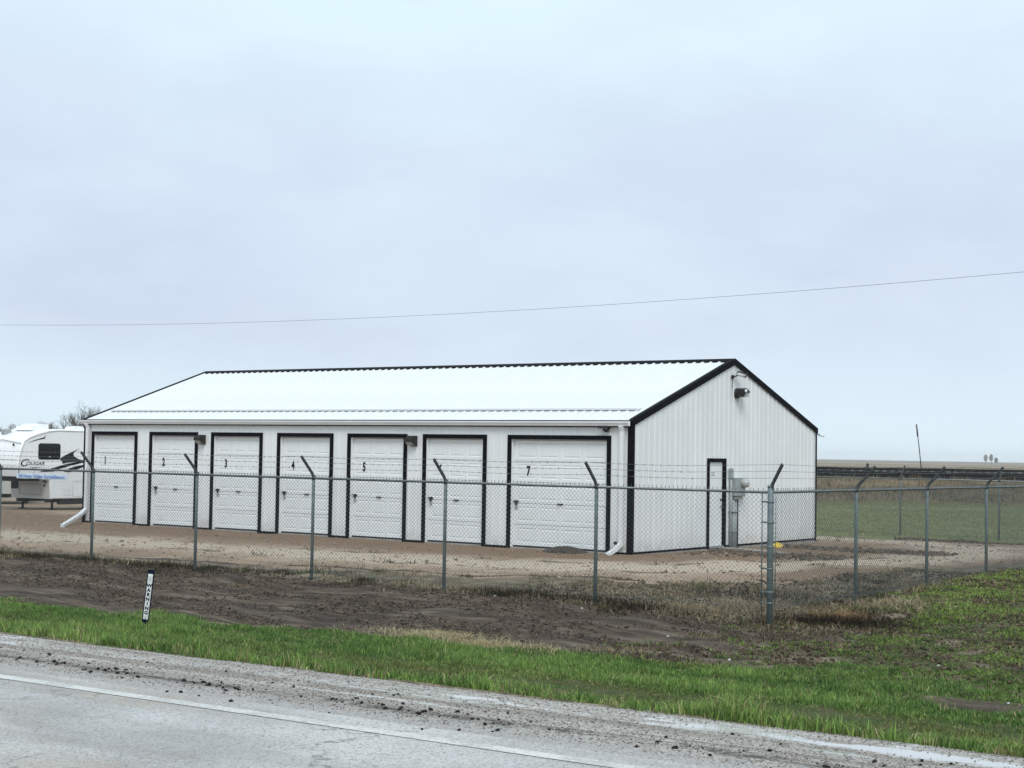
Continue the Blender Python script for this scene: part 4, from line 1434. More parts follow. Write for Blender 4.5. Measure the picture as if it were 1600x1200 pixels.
    for (cx_, cz_, a0) in ((-1.07, 2.55, 0), (-1.93, 2.55, 90), (-1.93, 2.15, 180), (-1.07, 2.15, 270)):
        for k in range(5):
            a = math.radians(a0 + k * 22.5)
            pts.append((cx_ + 0.10 * math.cos(a), cz_ + 0.10 * math.sin(a)))
    wn = part(MB().prism(pts, -0.02, 0.022, 'y'), 'window', M_GLASS, t)
    wf = MB()
    outer = [((x + 1.5) * 1.05 - 1.5, (z - 2.35) * 1.07 + 2.35) for x, z in pts]
    wf.prism(outer, 0.0, 0.012, 'y')
    part(wf, 'window_frame', M_DULLBLACK, wn)
    part(MB().box(-1.55, -1.44, 0.020, 0.032, 2.11, 2.16), 'window_latch', M_STEEL, wn)
    part(MB().box(-1.95, -1.05, 0.020, 0.027, 2.135, 2.145), 'window_rail', M_HARD, wn)
    # printed graphics, thin film on the side
    sw = {'a': [(-0.40, 2.67), (-0.77, 2.80), (-1.22, 2.91), (-1.31, 3.0), (-1.26, 2.90), (-1.27, 2.86), (-0.95, 2.81)],
          'b': [(-0.98, 1.53), (-1.62, 1.67), (-2.26, 1.83), (-3.0, 1.95), (-4.6, 2.02), (-4.6, 1.99), (-3.2, 1.90), (-2.6, 1.78), (-1.94, 1.63), (-1.75, 1.55)],
          'c': [(-2.27, 1.53), (-2.50, 1.66), (-2.76, 1.74), (-3.3, 1.83), (-4.6, 1.90), (-4.6, 1.84), (-3.3, 1.74), (-2.87, 1.61), (-2.61, 1.52), (-2.45, 1.53)],
          'd': [(-0.50, 1.735), (-0.72, 1.715), (-1.0, 1.735), (-1.24, 1.742), (-0.95, 1.715), (-0.73, 1.685), (-0.66, 1.70)]}
    for k, poly in sw.items():
        part(MB().prism(poly, 0.001, 0.006, 'y'), 'side_graphic', M_DECAL, t)
    part(MB().prism([(-2.01, 2.04), (-2.25, 2.18), (-2.71, 2.36), (-3.04, 2.48), (-2.78, 2.34), (-2.73, 2.25), (-2.78, 2.16), (-2.99, 2.06), (-3.3, 1.99), (-4.3, 2.04), (-4.3, 2.01), (-2.92, 1.945), (-2.43, 1.90), (-2.18, 1.86), (-2.16, 1.90), (-2.19, 1.95)], 0.001, 0.007, 'y'), 'side_graphic', M_DECALG, t)
    cpoly = []
    for k in range(13):
        a = math.radians(42 + k * 22)
        cpoly.append((-0.24 - 0.0 + 0.25 * math.cos(PI - a), 1.885 + 0.125 * math.sin(a)))
    inner = [(-0.27 + 0.20 * math.cos(PI - math.radians(52 + k * 20)), 1.885 + 0.095 * math.sin(math.radians(52 + k * 20))) for k in range(13)]
    text('C', 0.40, M_DECAL, t, (-0.215, 0.004, 1.885), (PI / 2, 0, PI), 'lettering', 1.35, 0.004, 0.002, 0.35)
    text('OUGAR', 0.19, M_DECAL, t, (-0.80, 0.004, 1.86), (PI / 2, 0, PI), 'lettering', 1.38, 0.002, 0.002, 0.3)
    # lower side hatches
    mb = MB()
    for x0, x1, z0, z1 in ((-2.30, -2.62, 0.58, 0.80), (-2.75, -4.2, 0.55, 1.15)):
        for a, b in (((x0, z0), (x1, z0)), ((x0, z1), (x1, z1)), ((x0, z0), (x0, z1)), ((x1, z0), (x1, z1))):
            mb.tube([(a[0], 0.004, a[1]), (b[0], 0.004, b[1])], 0.007, 4)
    part(mb, 'side_hatch', M_GREY, t)
    # roof gear
    part(MB().prism([(-1.15, 3.18), (-1.30, 3.33), (-1.75, 3.46), (-2.05, 3.44), (-2.08, 3.22)], -1.75, -0.75, 'y'), 'air_conditioner', M_RVW, t)
    part(MB().bbox(-0.95, -0.62, -1.9, -1.6, 3.0, 3.20, 0.03), 'roof_vent', M_GREY, t)
    part(MB().prism([(-3.0, 3.22), (-3.15, 3.36), (-3.5, 3.40), (-3.8, 3.24)], -0.95, -0.45, 'y'), 'roof_vent', M_RVW, t)
    mb = MB().rect_tube([(-4.6, 0.04, 2.02), (-4.6, 0.04, 0.6)], 0.7, 0.03, (1, 0, 0))
    d = part(mb, 'entry_door', M_RVW, t)
    return t


rv()


def second_trailer():
    t = thing('travel_trailer', 'pale ribbed travel trailer half hidden behind the white camper', 'trailer', (-61.6, 45.3, -0.42), 2.2)
    mb = MB()
    mb.prism([(-2.6, 0.48), (2.3, 0.48), (2.55, 0.95), (2.5, 2.1), (2.2, 2.35), (-2.3, 2.35), (-2.6, 2.1)], -1.1, 1.1, 'y')
    part(mb, 'body', M_BEIGE, t)
    mb = MB()
    for k in range(9):
        z = 0.62 + k * 0.16
        mb.box(-2.55, 2.4, 1.1, 1.118, z, z + 0.05)
        mb.box(-2.55, 2.4, -1.118, -1.1, z, z + 0.05)
    part(mb, 'cladding_rib', M_BEIGE, t)
    part(MB().box(-2.3, 2.2, -0.8, 0.8, 0.3, 0.478), 'chassis', M_DULLBLACK, t)
    part(MB().bbox(-1.05, -0.65, -1.135, -1.12, 1.0, 1.35, 0.004), 'placard', M_LABEL, t)
    part(MB().bbox(-1.05, -0.65, 1.12, 1.135, 1.0, 1.35, 0.004), 'placard', M_LABEL, t)
    for y in (-1.0, 1.0):
        wl = part(MB().lathe([(0.18, -0.09), (0.31, -0.09), (0.33, 0), (0.31, 0.09), (0.18, 0.09)], (-0.3, y, 0.33), 16, 'y'), 'wheel', M_RUBBER, t)
        part(MB().lathe([(0.18, -0.07), (0.18, 0.07)], (-0.3, y, 0.33), 12, 'y'), 'rim', M_STEEL, wl)
    mb = MB().tube([(2.3, 0.5, 0.42), (3.5, 0, 0.42), (2.3, -0.5, 0.42)], 0.05, 6)
    mb.tube([(3.4, 0, 0.5), (3.4, 0, 0.0)], 0.04, 6)
    part(mb, 'drawbar', M_DULLBLACK, t)


second_trailer()

# ------------------------------------------------------------------ railway
RD_ = Vector((0.808, 0.589, 0))          # along the track
DD = Vector((-0.589, 0.808, 0))          # away from the camera


def rdp(r, d, z):
    p = RD_ * r + DD * d
    return (p.x, p.y, z)


def along(sec, r0, r1, n, name, m, kind='structure', jit=0.0):
    vs, fs = [], []
    k = len(sec)
    for i in range(n + 1):
        r = r0 + (r1 - r0) * i / n
        for d, z in sec:
            vs.append(rdp(r, d + random.uniform(-jit, jit), z + random.uniform(-jit, jit) * 0.4))
    for i in range(n):
        for j in range(k - 1):
            fs.append((i * k + j, i * k + j + 1, (i + 1) * k + j + 1, (i + 1) * k + j))
    mb = MB().add(vs, fs, True)
    o = part(mb, name, m, None)
    return tag(o, kind=kind)


M_BANK = mat('dead_grass_bank', (0.16, 0.115, 0.065), 0.95, 0, 0.45, 0.6, bump=1.0, bscale=3.0)
along([(96, -1.0), (100, -0.45), (105.5, 0.55), (107.6, 0.86)], -260, 260, 260, 'railway_bank', M_BANK, jit=0.10)
along([(107.4, 0.80), (108.6, 1.18), (109.4, 1.36), (113.4, 1.36), (115, 0.8), (119, -0.6)], -260, 260, 260, 'railway_ballast', M_BALL, jit=0.05)
for d, lb in ((110.3, 'nearer dark steel rail along the top of the railway bank'), (111.75, 'farther dark steel rail along the top of the railway bank')):
    mb = MB()
    sec = [(-0.07, 0), (0.07, 0), (0.07, 0.02), (0.02, 0.04), (0.02, 0.12), (0.036, 0.135), (0.036, 0.17), (-0.036, 0.17), (-0.036, 0.135), (-0.02, 0.12), (-0.02, 0.04), (-0.07, 0.02)]
    vs = [rdp(r, d + a, 1.40 + b) for r in (-260, 260) for a, b in sec]
    k = len(sec)
    mb.add(vs, [(i, (i + 1) % k, k + (i + 1) % k, k + i) for i in range(k)] + [list(range(k)), list(range(2 * k - 1, k - 1, -1))])
    tag(part(mb, 'railway_rail', M_RUST, None), lb, 'rail', 'rails of the railway track')
mb = MB()
for i in range(-200, 330):
    r = i * 0.55
    q = [rdp(r + a, d, z) for z in (1.30, 1.405) for d in (109.75, 112.3) for a in (-0.11, 0.11)]
    mb.add(q, [(0, 2, 3, 1), (4, 5, 7, 6), (0, 1, 5, 4), (2, 6, 7, 3), (0, 4, 6, 2), (1, 3, 7, 5)])
tag(part(mb, 'sleepers', M_TIE, None), 'grey sleepers lying under the railway rails', 'sleepers', kind='stuff')
# leaning marker rod
mb = MB().tube([(0, 0, 0), (-0.17, 0.0, 1.7), (-0.27, 0.0, 2.45)], [0.035, 0.032, 0.028], 6)
t = thing('leaning_rod', 'tall thin rod leaning with a reddish top beside the railway', 'marker rod', rdp(29.15, 112.7, 1.40), YAW)
part(mb, 'rod', M_RUST, t)
part(MB().tube([(-0.27, 0, 2.43), (-0.37, 0, 3.30)], [0.06, 0.05], 8), 'sleeve', M_RED, t)
# switch stand
t = thing('switch_stand', 'small black switch stand on top of the railway bank', 'switch stand', rdp(24.65, 109.6, 1.37), YAW)
part(MB().box(-0.22, 0.40, -0.1, 0.1, 0, 0.08), 'base', M_DULLBLACK, t)
part(MB().tube([(-0.02, 0, 0.05), (-0.02, 0, 0.36)], 0.05, 8), 'post', M_DULLBLACK, t)
part(MB().prism([(-0.10, 0.26), (0.06, 0.26), (0.06, 0.46), (-0.02, 0.54), (-0.10, 0.46)], -0.04, 0.04, 'y'), 'target', M_DULLBLACK, t)
part(MB().tube([(0.0, 0, 0.20), (0.22, 0, 0.17), (0.38, 0, 0.22)], [0.03, 0.05, 0.06], 6), 'lever', M_DULLBLACK, t)
part(MB().tube([(-0.02, 0, 0.28), (-0.26, 0, 0.24)], 0.03, 6), 'lever', M_DULLBLACK, t)

# ------------------------------------------------------------------ overhead wire
mb = MB()
kx = np.array([-82.688, -60.647, -47.626, -36.775, -30.493, -19.719])
kz = np.array([9.511, 9.056, 8.901, 8.913, 9.002, 9.52])
cf = np.polyfit(kx, kz, 2)
xs = np.linspace(-112, -4, 60)
mb.tube([(x, 60.0, float(np.polyval(cf, x))) for x in xs], 0.0085, 6)
tag(part(mb, 'power_line', mat('weathered_cable', (0.16, 0.16, 0.17), 0.6), None), 'single thin overhead wire sagging across the sky above the building', 'power line')


# ------------------------------------------------------------------ trees
def grow(mb, p, d, L, r, depth, spread=0.5, up=0.12):
    if depth == 0 or r < 0.006:
        return
    n = 3
    pts, rr = [p], [r]
    q = p.copy()
    dd = d.copy()
    for i in range(n):
        dd = (dd + Vector((random.gauss(0, .10), random.gauss(0, .10), random.gauss(0, .06) + up * 0.3))).normalized()
        q = q + dd * L / n
        pts.append(q.copy())
        rr.append(r * (1 - 0.38 * (i + 1) / n))
    mb.tube(pts, rr, 4 if depth < 4 else 6, caps=False)
    k = 3 if depth > 2 else 4
    for i in range(k):
        a = random.uniform(0, 2 * PI)
        v = Vector((math.cos(a), math.sin(a), 0))
        nd = (dd + v * random.uniform(spread * 0.6, spread * 1.5) + Vector((0, 0, up))).normalized()
        base = pts[-1] if i < 2 else pts[random.randint(1, n)]
        grow(mb, base, nd, L * random.uniform(0.62, 0.85), r * random.uniform(0.51, 0.65), depth - 1, spread, up)


def bare_tree(name, label, loc, H, m, stems=1, depth=6, spread=0.5):
    t = thing(name, label, 'tree', loc)
    tr, cr = MB(), MB()
    for s in range(stems):
        o = Vector((random.uniform(-.5, .5) * (stems > 1), random.uniform(-.5, .5) * (stems > 1), 0))
        top = o + Vector((random.uniform(-.2, .2), random.uniform(-.2, .2), H * 0.26))
        tr.tube([o - Vector((0, 0, .3)), (o + top) / 2 + Vector((.05, 0, 0)), top], [H * .030, H * .025, H * .021], 8)
        for k in range(4):
            a = k * PI / 2 + random.uniform(-.4, .4)
            grow(cr, top, Vector((math.cos(a) * 0.55, math.sin(a) * 0.55, 0.9)).normalized(), H * 0.25, H * 0.0165, depth, spread)
    part(tr, 'trunk', m, t)
    part(cr, 'crown', m, t)


bare_tree('bare_tree', 'leafless grey tree with a wide round crown rising behind the camper roof', (-145.3, 117.0, -0.6), 6.9, M_BARK, 2, 6, 0.55)
bare_tree('bare_shrub', 'low reddish bare shrub just left of the leafless grey tree', (-149.3, 114.5, 0.6), 4.4, M_BARK2, 3, 5, 0.75)
bare_tree('bare_shrub', 'small dark bare shrub showing above the middle of the camper roof', (-166.0, 122.5, 0.4), 4.8, M_BARK, 2, 4, 0.6)
M_FAR = mat('haze_paled_crown', (0.15, 0.16, 0.15), 0.9, 0, 0.4, 0.8)  # crown colour lightened to paint in the distant haze
for (x, y, hh, lab) in ((-452, 1280.7, 8.6, 'leftmost of the three hazy round trees on the horizon'), (-448.2, 1283.0, 8.9, 'middle of the three hazy round trees on the horizon'), (-444.8, 1285.0, 6.0, 'shortest of the three hazy round trees on the horizon')):
    zg = float(height(np.array([x]), np.array([y]))[0])
    t = thing('distant_tree', lab, 'tree', (x, y, zg), 0, 'far trees on the horizon')
    part(MB().tube([(0, 0, -0.3), (0.1, 0, hh * .5)], [0.22, 0.12], 6), 'trunk', M_BARK, t)
    n = 420
    u = RNG.normal(size=(n, 3))
    u /= np.linalg.norm(u, axis=1)[:, None]
    rad = RNG.uniform(0.35, 1.0, n) ** 0.6
    c_ = u * rad[:, None] * np.array([1.55, 1.55, hh * 0.34]) + np.array([0, 0, hh * 0.64])
    a = RNG.normal(size=(n, 3)) * 0.28
    b = RNG.normal(size=(n, 3)) * 0.28
    V = np.stack([c_ - a, c_ + b, c_ + a], 1).reshape(-1, 3)
    link('crown', np_mesh('crown', V, tris=np.arange(3 * n).reshape(-1, 3), mat=M_FAR), t)


# ------------------------------------------------------------------ grass, weeds, clods and stones
def blades(name, x, y, h, w, tint, m, label, lean=0.45, z=None, hue=0.25):
    n = len(x)
    z = height(x, y) if z is None else z
    az = RNG.uniform(0, 2 * PI, n)
    la = RNG.uniform(0, 2 * PI, n)
    ln = np.abs(RNG.normal(0, lean, n)) * h
    ex, ey = np.cos(az) * w / 2, np.sin(az) * w / 2
    lx, ly = np.cos(la) * ln, np.sin(la) * ln
    B = np.stack([x, y, z - 0.012], 1)
    E = np.stack([ex, ey, np.zeros(n)], 1)
    Mid = B + np.stack([lx * 0.32, ly * 0.32, h * 0.56], 1)
    Tip = B + np.stack([lx, ly, h * (1 - 0.25 * np.clip(ln / h, 0, 1.2))], 1)
    V = np.stack([B - E, B + E, Mid + E * 0.8, Mid - E * 0.8, Tip], 1).reshape(-1, 3)
    b = np.arange(n)[:, None] * 5
    quads = b + np.array([[0, 1, 2, 3]])
    tris = b + np.array([[3, 2, 4]])
    col = np.repeat(tint, 5, 0)
    me = np_mesh(name, V, quads=quads, tris=tris, mat=m, attrs={'tint': col})
    return tag(link(name, me), label, name.replace('_', ' '), kind='stuff')


def lerp(a, b, t):
    return np.asarray(a)[None] * (1 - t[:, None]) + np.asarray(b)[None] * t[:, None]


def view_pick(n, xr, yr_):
    """random points inside the view wedge (plus a margin) of the ground"""
    x = RNG.uniform(*xr, n)
    y = RNG.uniform(*yr_, n)
    dep = -0.589 * x + 0.808 * y
    r = 0.808 * x + 0.589 * y
    k = (np.abs(r) < dep * 0.335 + 4.5) & (dep > 2)
    return x[k], y[k]


def tufts(x, y, per, spread, h, w, tint, jit=0.55):
    """blades grouped in tufts: every tuft has its own height, colour and spread"""
    n = len(x)
    X_ = np.repeat(x, per) + RNG.normal(0, 1, n * per) * np.repeat(spread, per)
    Y_ = np.repeat(y, per) + RNG.normal(0, 1, n * per) * np.repeat(spread, per)
    H_ = np.repeat(h, per) * RNG.uniform(0.45, 1.15, n * per)
    W_ = np.repeat(w, per) * RNG.uniform(0.7, 1.3, n * per)
    T_ = np.repeat(tint, per, 0) * (1 + jit * (RNG.uniform(0, 1, (n * per, 1)) ** 1.3 * 2.2 - 1.0))
    return X_, Y_, H_, W_, T_


x, y = view_pick(122000, (-25, 5), (9.8, 17.6))
zz = zones(x, y)
wgt = zz['turf']
cl = fbm(x, y, 1.1, 4, 91)
cl2 = fbm(x, y, 3.6, 3, 95)
keep = RNG.uniform(0, 1, len(x)) < np.clip(wgt * (0.55 + 1.9 * (cl - 0.42)) * (0.35 + 1.5 * cl2), 0, 1)
x, y, cl, cl2, wgt = x[keep], y[keep], cl[keep], cl2[keep], wgt[keep]
edge_d = y - RS * (x + 5) - 10.05
front_edge = sstep(1.0, 0.1, edge_d)
mid_low = sstep(0.4, 1.2, edge_d) * sstep(3.6, 2.2, edge_d) * np.interp(x, [-13, -8], [0.25, 1.0])
h = (0.036 + 0.092 * cl2 * cl * 2.2) * (0.8 + 0.75 * front_edge) * (1 - 0.55 * mid_low) * (0.4 + 0.6 * wgt) * RNG.uniform(0.7, 1.3, len(x))
t = np.clip(RNG.uniform(0, 1, len(x)) * 0.75 + (cl - 0.5) * 1.2 + 0.30 * front_edge - 0.05, 0, 1)
tint = lerp((0.060, 0.135, 0.028), (0.275, 0.40, 0.105), t)
oliv = np.clip(mid_low * sstep(0.35, 0.6, fbm(x, y, 1.3, 3, 44)) * 0.8, 0, 1)[:, None]
tint = tint * (1 - oliv) + lerp((0.085, 0.085, 0.028), (0.24, 0.23, 0.085), RNG.uniform(0, 1, len(x))) * oliv
drym = (RNG.uniform(0, 1, len(x)) < 0.05 + 0.12 * front_edge)
tint[drym] = lerp((0.28, 0.23, 0.11), (0.46, 0.42, 0.22), RNG.uniform(0, 1, drym.sum()))
bx_, by_, bh, bw, bt_ = tufts(x, y, 9, 0.028 + 0.02 * RNG.uniform(0, 1, len(x)), h, np.full(len(x), 0.0085), tint)
blades('grass', bx_, by_, bh, bw, bt_, M_BLADE, 'bright green grass growing on the verge beside the road', 0.55)

# patchy short growth right of the fence corner
x, y = view_pick(170000, (-10.9, 9), (15.5, 36))
wgt = zones(x, y)['turf']
cl = fbm(x, y, 1.8, 4, 191)
keep = (RNG.uniform(0, 1, len(x)) < np.clip(wgt * 0.9 + 0.30, 0, 1) * sstep(0.34, 0.56, cl) * np.clip(26 / y, 0.5, 1.2) * 0.8)
x, y, cl, wgt = x[keep], y[keep], cl[keep], wgt[keep]
t = RNG.uniform(0, 1, len(x))
tint = lerp((0.055, 0.095, 0.026), (0.27, 0.37, 0.085), np.clip(t * 0.8 + sstep(20, 27, y) * 0.40 + (cl - 0.55), 0, 1))
dead = RNG.uniform(0, 1, len(x)) < np.clip(0.80 - 0.72 * wgt + 1.8 * (fbm(x, y, 1.1, 3, 55) - 0.5), 0.08, 0.95)
tint[dead] = lerp((0.035, 0.024, 0.017), (0.27, 0.20, 0.125), RNG.uniform(0, 1, dead.sum()) ** 1.3)
bx_, by_, bh, bw, bt_ = tufts(x, y, 8, 0.03 + 0.05 * RNG.uniform(0, 1, len(x)), 0.03 + 0.05 * RNG.uniform(0, 1, len(x)), np.full(len(x), 0.014), tint)
blades('short_grass', bx_, by_, bh, bw, bt_, M_BLADE, 'patchy short weeds growing outside the fence corner', 1.1)

# dead stems along the fence foot and in the weedy strip
x, y = view_pick(52000, (-33, -8.5), (20.4, 30))
zz = zones(x, y)
cl = fbm(x, y, 1.6, 4, 77)
rest = (1 - zz['yard']) * (1 - zz['soil'] * 0.8) * (1 - zz['turf'])
fence_line = np.exp(-((y - 21.1) / 0.35) ** 2) + np.exp(-((x + 10.7) / 0.6) ** 2) * (y > 21)
p = rest * sstep(0.44, 0.62, cl) * 0.40 + fence_line * sstep(0.44, 0.60, cl) * 0.30
keep = RNG.uniform(0, 1, len(x)) < p
x, y, cl = x[keep], y[keep], cl[keep]
tt = RNG.uniform(0, 1, len(x))
darkw = sstep(0.50, 0.62, fbm(x, y, 1.0, 3, 123))
tint = lerp((0.19, 0.145, 0.095), (0.40, 0.325, 0.22), tt) * (1 - darkw[:, None]) + lerp((0.018, 0.014, 0.011), (0.075, 0.055, 0.040), tt) * darkw[:, None]
gr = RNG.uniform(0, 1, len(x)) < 0.16
tint[gr] = lerp((0.06, 0.085, 0.03), (0.15, 0.19, 0.07), RNG.uniform(0, 1, gr.sum()))
bx_, by_, bh, bw, bt_ = tufts(x, y, 10, 0.02 + 0.08 * RNG.uniform(0, 1, len(x)), (0.03 + 0.13 * RNG.uniform(0, 1, len(x)) ** 2) * (0.4 + cl), np.full(len(x), 0.010), tint)
blades('dead_weeds', bx_, by_, bh, bw, bt_, M_DRY, 'dead brown weeds lying in clumps along the foot of the fence', 1.5)

# straw heaps and clumps
xs, ys, hh, tt = [], [], [], []
for cx_, cy_, sx, sy, n, c0, c1, hm in ((-11.9, 15.55, 0.65, 0.30, 2600, (0.30, 0.25, 0.14), (0.50, 0.43, 0.26), 0.10), (-12.9, 16.0, 0.55, 0.16, 900, (0.27, 0.23, 0.13), (0.46, 0.40, 0.25), 0.06), (-16.1, 14.0, 0.45, 0.12, 500, (0.27, 0.24, 0.14), (0.45, 0.40, 0.26), 0.07),
                                   (-10.2, 16.4, 0.35, 0.12, 300, (0.27, 0.24, 0.14), (0.45, 0.40, 0.26), 0.06), (-10.05, 22.3, 0.22, 0.22, 330, (0.26, 0.15, 0.07), (0.42, 0.27, 0.15), 0.22), (-9.9, 24.0, 0.35, 0.3, 600, (0.33, 0.27, 0.17), (0.48, 0.40, 0.27), 0.18),
                                   (-9.9, 21.75, 0.55, 0.22, 1500, (0.012, 0.010, 0.008), (0.05, 0.036, 0.026), 0.20), (-15.2, 21.2, 0.6, 0.2, 900, (0.014, 0.011, 0.009), (0.05, 0.04, 0.03), 0.20), (-13.2, 21.15, 0.5, 0.2, 800, (0.014, 0.011, 0.009), (0.05, 0.04, 0.03), 0.20), (-12.2, 21.5, 0.5, 0.4, 700, (0.26, 0.21, 0.13), (0.40, 0.33, 0.22), 0.16),
                                   (-11.3, 22.4, 0.5, 0.5, 700, (0.24, 0.19, 0.12), (0.40, 0.33, 0.22), 0.16), (-12.2, 24.0, 1.2, 0.25, 900, (0.015, 0.012, 0.01), (0.05, 0.04, 0.03), 0.16), (-24.5, 21.2, 1.8, 0.15, 1400, (0.02, 0.017, 0.013), (0.08, 0.07, 0.05), 0.16), (-27.5, 21.15, 1.5, 0.15, 1200, (0.02, 0.017, 0.013), (0.07, 0.075, 0.04), 0.16)):
    xs.append(RNG.normal(cx_, sx, n))
    ys.append(RNG.normal(cy_, sy, n))
    hh.append(RNG.uniform(0.4, 1.3, n) * hm)
    tt.append(lerp(c0, c1, RNG.uniform(0, 1, n)))
x, y = np.concatenate(xs), np.concatenate(ys)
blades('straw', x, y, np.concatenate(hh), RNG.uniform(0.005, 0.010, len(x)), np.concatenate(tt), M_DRY, 'clumps of straw and dead stalks along verge and fence', 1.7)

n = 76000
r = RNG.uniform(-4, 44, n)
d = RNG.uniform(38, 101, n)
x, y = 0.808 * r - 0.589 * d, 0.589 * r + 0.808 * d
lw = zones(x, y)['lawn']
cl = fbm(r * 0.25, d, 0.35, 4, 301)
k = RNG.uniform(0, 1, n) < np.clip(lw + 0.5 * (d > 85), 0, 1) * (0.25 + 0.9 * sstep(0.40, 0.60, cl)) * (x > -60)
r, d, x, y, cl = r[k], d[k], x[k], y[k], cl[k]
tint = lerp((0.20, 0.225, 0.105), (0.40, 0.41, 0.215), np.clip(RNG.uniform(0, 1, len(x)) * 0.35 + 1.4 * (cl - 0.4), 0, 1))
dd_ = RNG.uniform(0, 1, len(x)) < 0.12 + 0.6 * sstep(88, 97, d)
tint[dd_] = lerp((0.16, 0.135, 0.08), (0.38, 0.32, 0.19), RNG.uniform(0, 1, dd_.sum()))
bx_, by_, bh, bw, bt_ = tufts(x, y, 4, 0.06 + 0.06 * RNG.uniform(0, 1, len(x)), (0.05 + 0.07 * cl) * (1 + 1.6 * sstep(88, 97, d) * RNG.uniform(0, 1, len(x))), np.full(len(x), 0.022), tint, 0.2)
blades('lawn_grass', bx_, by_, bh, bw, bt_, M_BLADE, 'pale green uneven grass of the lawn behind the yard', 0.8)

# tall dead grass on the railway bank
n = 8000
r = RNG.uniform(-5, 46, n)
d = RNG.uniform(97.5, 107.6, n)
cl = fbm(r, d, 0.5, 4, 7)
k = RNG.uniform(0, 1, n) < 0.3 + cl
r, d, cl = r[k], d[k], cl[k]
x, y = 0.808 * r - 0.589 * d, 0.589 * r + 0.808 * d
z = np.interp(d, [96, 100, 105.5, 107.6], [-1.0, -0.45, 0.55, 0.86])
tt = RNG.uniform(0, 1, len(x))
top = sstep(101, 106, d)[:, None]
tint = lerp((0.075, 0.066, 0.045), (0.19, 0.17, 0.105), tt) * (1 - top) + lerp((0.15, 0.105, 0.06), (0.38, 0.28, 0.165), tt) * top
grn = fbm(r, d, 0.25, 3, 17) > 0.60
tint[grn] *= np.array([0.6, 0.85, 0.6])
blades('bank_grass', x, y, RNG.uniform(0.15, 0.5, len(x)) * (0.5 + cl), RNG.uniform(0.03, 0.07, len(x)), tint, M_DRY, 'tall dead grass covering the railway bank beyond the lawn', 0.5, z=z)


def lumps(name, x, y, s, tint, m, label, z=None, flat=0.7):
    n = len(x)
    z = height(x, y) if z is None else z
    c = np.array([[a, b, c_] for c_ in (-1, 1) for b in (-1, 1) for a in (-1, 1)], float) * 0.5
    V = c[None] * (1 + RNG.uniform(-0.65, 0.35, (n, 8, 3)))
    V[:, 4:, :2] *= 0.72
    az = RNG.uniform(0, 2 * PI, n)
    ca, sa = np.cos(az)[:, None], np.sin(az)[:, None]
    vx, vy = V[:, :, 0] * RNG.uniform(0.8, 1.5, (n, 1)), V[:, :, 1]
    V = np.stack([vx * ca - vy * sa, vx * sa + vy * ca, V[:, :, 2] * flat], -1) * s[:, None, None]
    V += np.stack([x, y, z + s * flat * 0.28], 1)[:, None, :]
    f = np.array([(0, 2, 3, 1), (4, 5, 7, 6), (0, 1, 5, 4), (2, 6, 7, 3), (0, 4, 6, 2), (1, 3, 7, 5)])
    q = (np.arange(n)[:, None, None] * 8 + f[None]).reshape(-1, 4)
    me = np_mesh(name, V.reshape(-1, 3), quads=q, mat=m, attrs={'tint': np.repeat(tint, 8, 0)}, smooth=True)
    return tag(link(name, me), label, name.replace('_', ' '), kind='stuff')


# soil clods on the dug strip
x, y = view_pick(130000, (-30, -6), (14.2, 22))
zz = zones(x, y)
k = RNG.uniform(0, 1, len(x)) < zz['soil'] * np.clip(fbm(x, y * 1.8, 0.8, 3, 5) * 3.2 - 1.2, 0, 1) + 0.5 * np.exp(-((y - 21.0) / 0.35) ** 2)
x, y = x[k], y[k]
s = RNG.uniform(0.006, 0.024, len(x)) * (RNG.uniform(0, 1, len(x)) ** 2 * 1.5 + 0.5)
blades_t = RNG.uniform(0, 1, len(x))
lumps('soil_clods', x, y, s, lerp((0.030, 0.023, 0.018), (0.17, 0.13, 0.098), blades_t ** 1.4), M_CLOD, 'loose dark soil clods on the dug strip before the fence')
# mud lumps dropped on the shoulder, most of them along one line
n = 800
x = RNG.uniform(-13, -2.5, n)
v = RNG.normal(8.52, 0.10, n)
lo = RNG.uniform(0, 1, n) < 0.30
v[lo] = RNG.uniform(7.95, 9.5, lo.sum())
gx_ = fbm(x, x * 0 + 3, 1.6, 3, 71)
k = RNG.uniform(0, 1, n) < 0.15 + 1.6 * np.clip(gx_ - 0.42, 0, 1) * 3
x, v = x[k], v[k]
s = 0.007 + 0.027 * RNG.uniform(0, 1, len(x)) ** 3.5
lumps('mud_lumps', x, v + RS * (x + 5), s, lerp((0.010, 0.009, 0.009), (0.035, 0.030, 0.027), RNG.uniform(0, 1, len(x))), M_CLOD, 'black mud lumps scattered along the road shoulder', z=sh_z(x, v), flat=0.75)
# gravel on the shoulder
n = 30000
x = RNG.uniform(-14.5, -2, n)
v = RNG.uniform(8.2, 10.25, n)
k = RNG.uniform(0, 1, n) < (0.25 + 0.9 * fbm(x, v, 1.5, 3, 81)) * (1 - puddle(x, v))
x, v = x[k], v[k]
s = RNG.uniform(0.005, 0.013, len(x))
tt = RNG.uniform(0, 1, len(x))
lumps('shoulder_gravel', x, v + RS * (x + 5), s, lerp((0.10, 0.085, 0.07), (0.44, 0.41, 0.375), tt), M_STONE, 'small grey gravel lying on the road shoulder', z=sh_z(x, v))
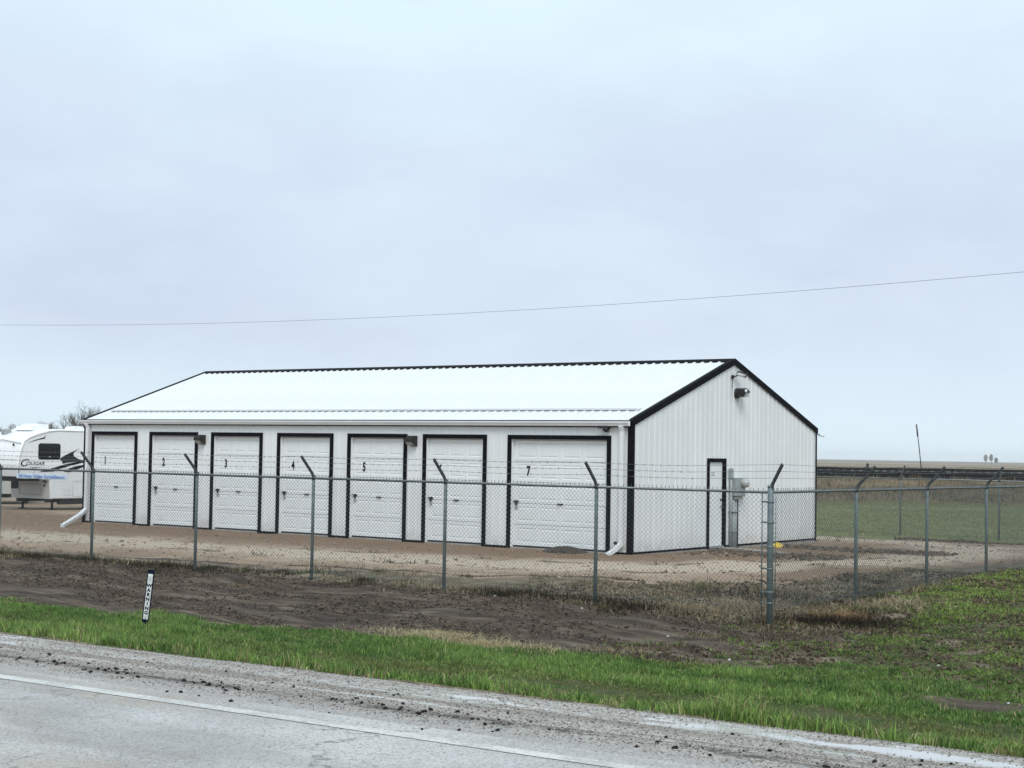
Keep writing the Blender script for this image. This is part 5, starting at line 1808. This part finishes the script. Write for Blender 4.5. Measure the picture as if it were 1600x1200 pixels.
# stones and bits in the yard
x, y = view_pick(30000, (-45, -11.5), (21.5, 44))
zz = zones(x, y)
inside = (x > X0 - 0.1) & (x < BX + 0.1) & (y > BY - 0.1) & (y < BY + BW)
k = (RNG.uniform(0, 1, len(x)) < zz['yard'] * 0.40) & ~inside
x, y = x[k], y[k]
s = RNG.uniform(0.012, 0.04, len(x)) * (1 + 1.2 * (RNG.uniform(0, 1, len(x)) < 0.05))
lumps('yard_stones', x, y, s, lerp((0.12, 0.085, 0.06), (0.40, 0.32, 0.25), RNG.uniform(0, 1, len(x))), M_STONE, 'loose stones and dirt crumbs on the sandy yard')
# rough dark clods beside the gable and at the lawn edge
x = np.concatenate([RNG.uniform(-17.9, -13.5, 900), RNG.uniform(-18, -12, 700), RNG.uniform(-17.9, -14.5, 600)])
y = np.concatenate([RNG.normal(36.0, 0.35, 900), RNG.normal(43.6, 0.3, 700), RNG.normal(32.2, 0.6, 600)])
s = RNG.uniform(0.02, 0.09, len(x))
lumps('dirt_lumps', x, y, s, lerp((0.05, 0.038, 0.03), (0.20, 0.155, 0.115), RNG.uniform(0, 1, len(x))), M_CLOD, 'lumpy dug dirt beside the gable and at the lawn edge')
x, y = view_pick(40000, (-16, -3), (17, 30))
zz = zones(x, y)
k = (RNG.uniform(0, 1, len(x)) < (1 - zz['yard']) * 0.5 * np.where(y > 21, 1.0, (x > -9.8) * 0.9)) & ~((x < BX + .2) & (y > BY - .2))
x, y = x[k], y[k]
s = RNG.uniform(0.012, 0.055, len(x)) * (0.4 + fbm(x, y, 1.5, 3, 66))
lumps('rough_clods', x, y, s, lerp((0.035, 0.026, 0.019), (0.19, 0.145, 0.10), RNG.uniform(0, 1, len(x)) ** 1.5), M_CLOD, 'rough brown clods and debris round the fence corner')
# a few white pebbles and scraps
wp = [(-9.0, 16.8), (-6.9, 18.0), (-5.2, 15.4), (-8.3, 20.5), (-7.6, 22.0), (-13.6, 20.6), (-10.9, 18.6), (-15.5, 20.9)]
x, y = np.array([p[0] for p in wp]), np.array([p[1] for p in wp])
lumps('pale_pebbles', x, y, RNG.uniform(0.022, 0.045, len(x)), np.full((len(x), 3), 0.60), M_STONE, 'few pale pebbles lying on soil and grass')

# ------------------------------------------------------------------ haze
HAZE = True
if HAZE:
    hz = link('haze', MB().box(-3800, 3800, -3800, 3800, -5.0, 14.0).mesh('haze', None))
    tag(hz, kind='stuff')
    m = bpy.data.materials.new('pale_air')
    m.use_nodes = True
    T = NT(m.node_tree)
    pv = T.add('ShaderNodeVolumePrincipled')
    pv.inputs['Color'].default_value = (0.97, 0.985, 1.0, 1)
    pv.inputs['Density'].default_value = 0.00021
    pv.inputs['Anisotropy'].default_value = 0.0
    T.t.links.new(pv.outputs[0], T.add('ShaderNodeOutputMaterial').inputs['Volume'])
    hz.data.materials.append(m)

# ------------------------------------------------------------------ lettering as plain meshes
dg = bpy.context.evaluated_depsgraph_get()
dg.update()
for o in [o for o in scene.objects if o.type == 'FONT']:
    me = bpy.data.meshes.new_from_object(o.evaluated_get(dg))
    nm, par, loc, rot, sc = o.name, o.parent, o.location.copy(), o.rotation_euler.copy(), o.scale.copy()
    bpy.data.objects.remove(o)
    n = link(nm, me, par, loc, rot)
    n.scale = sc
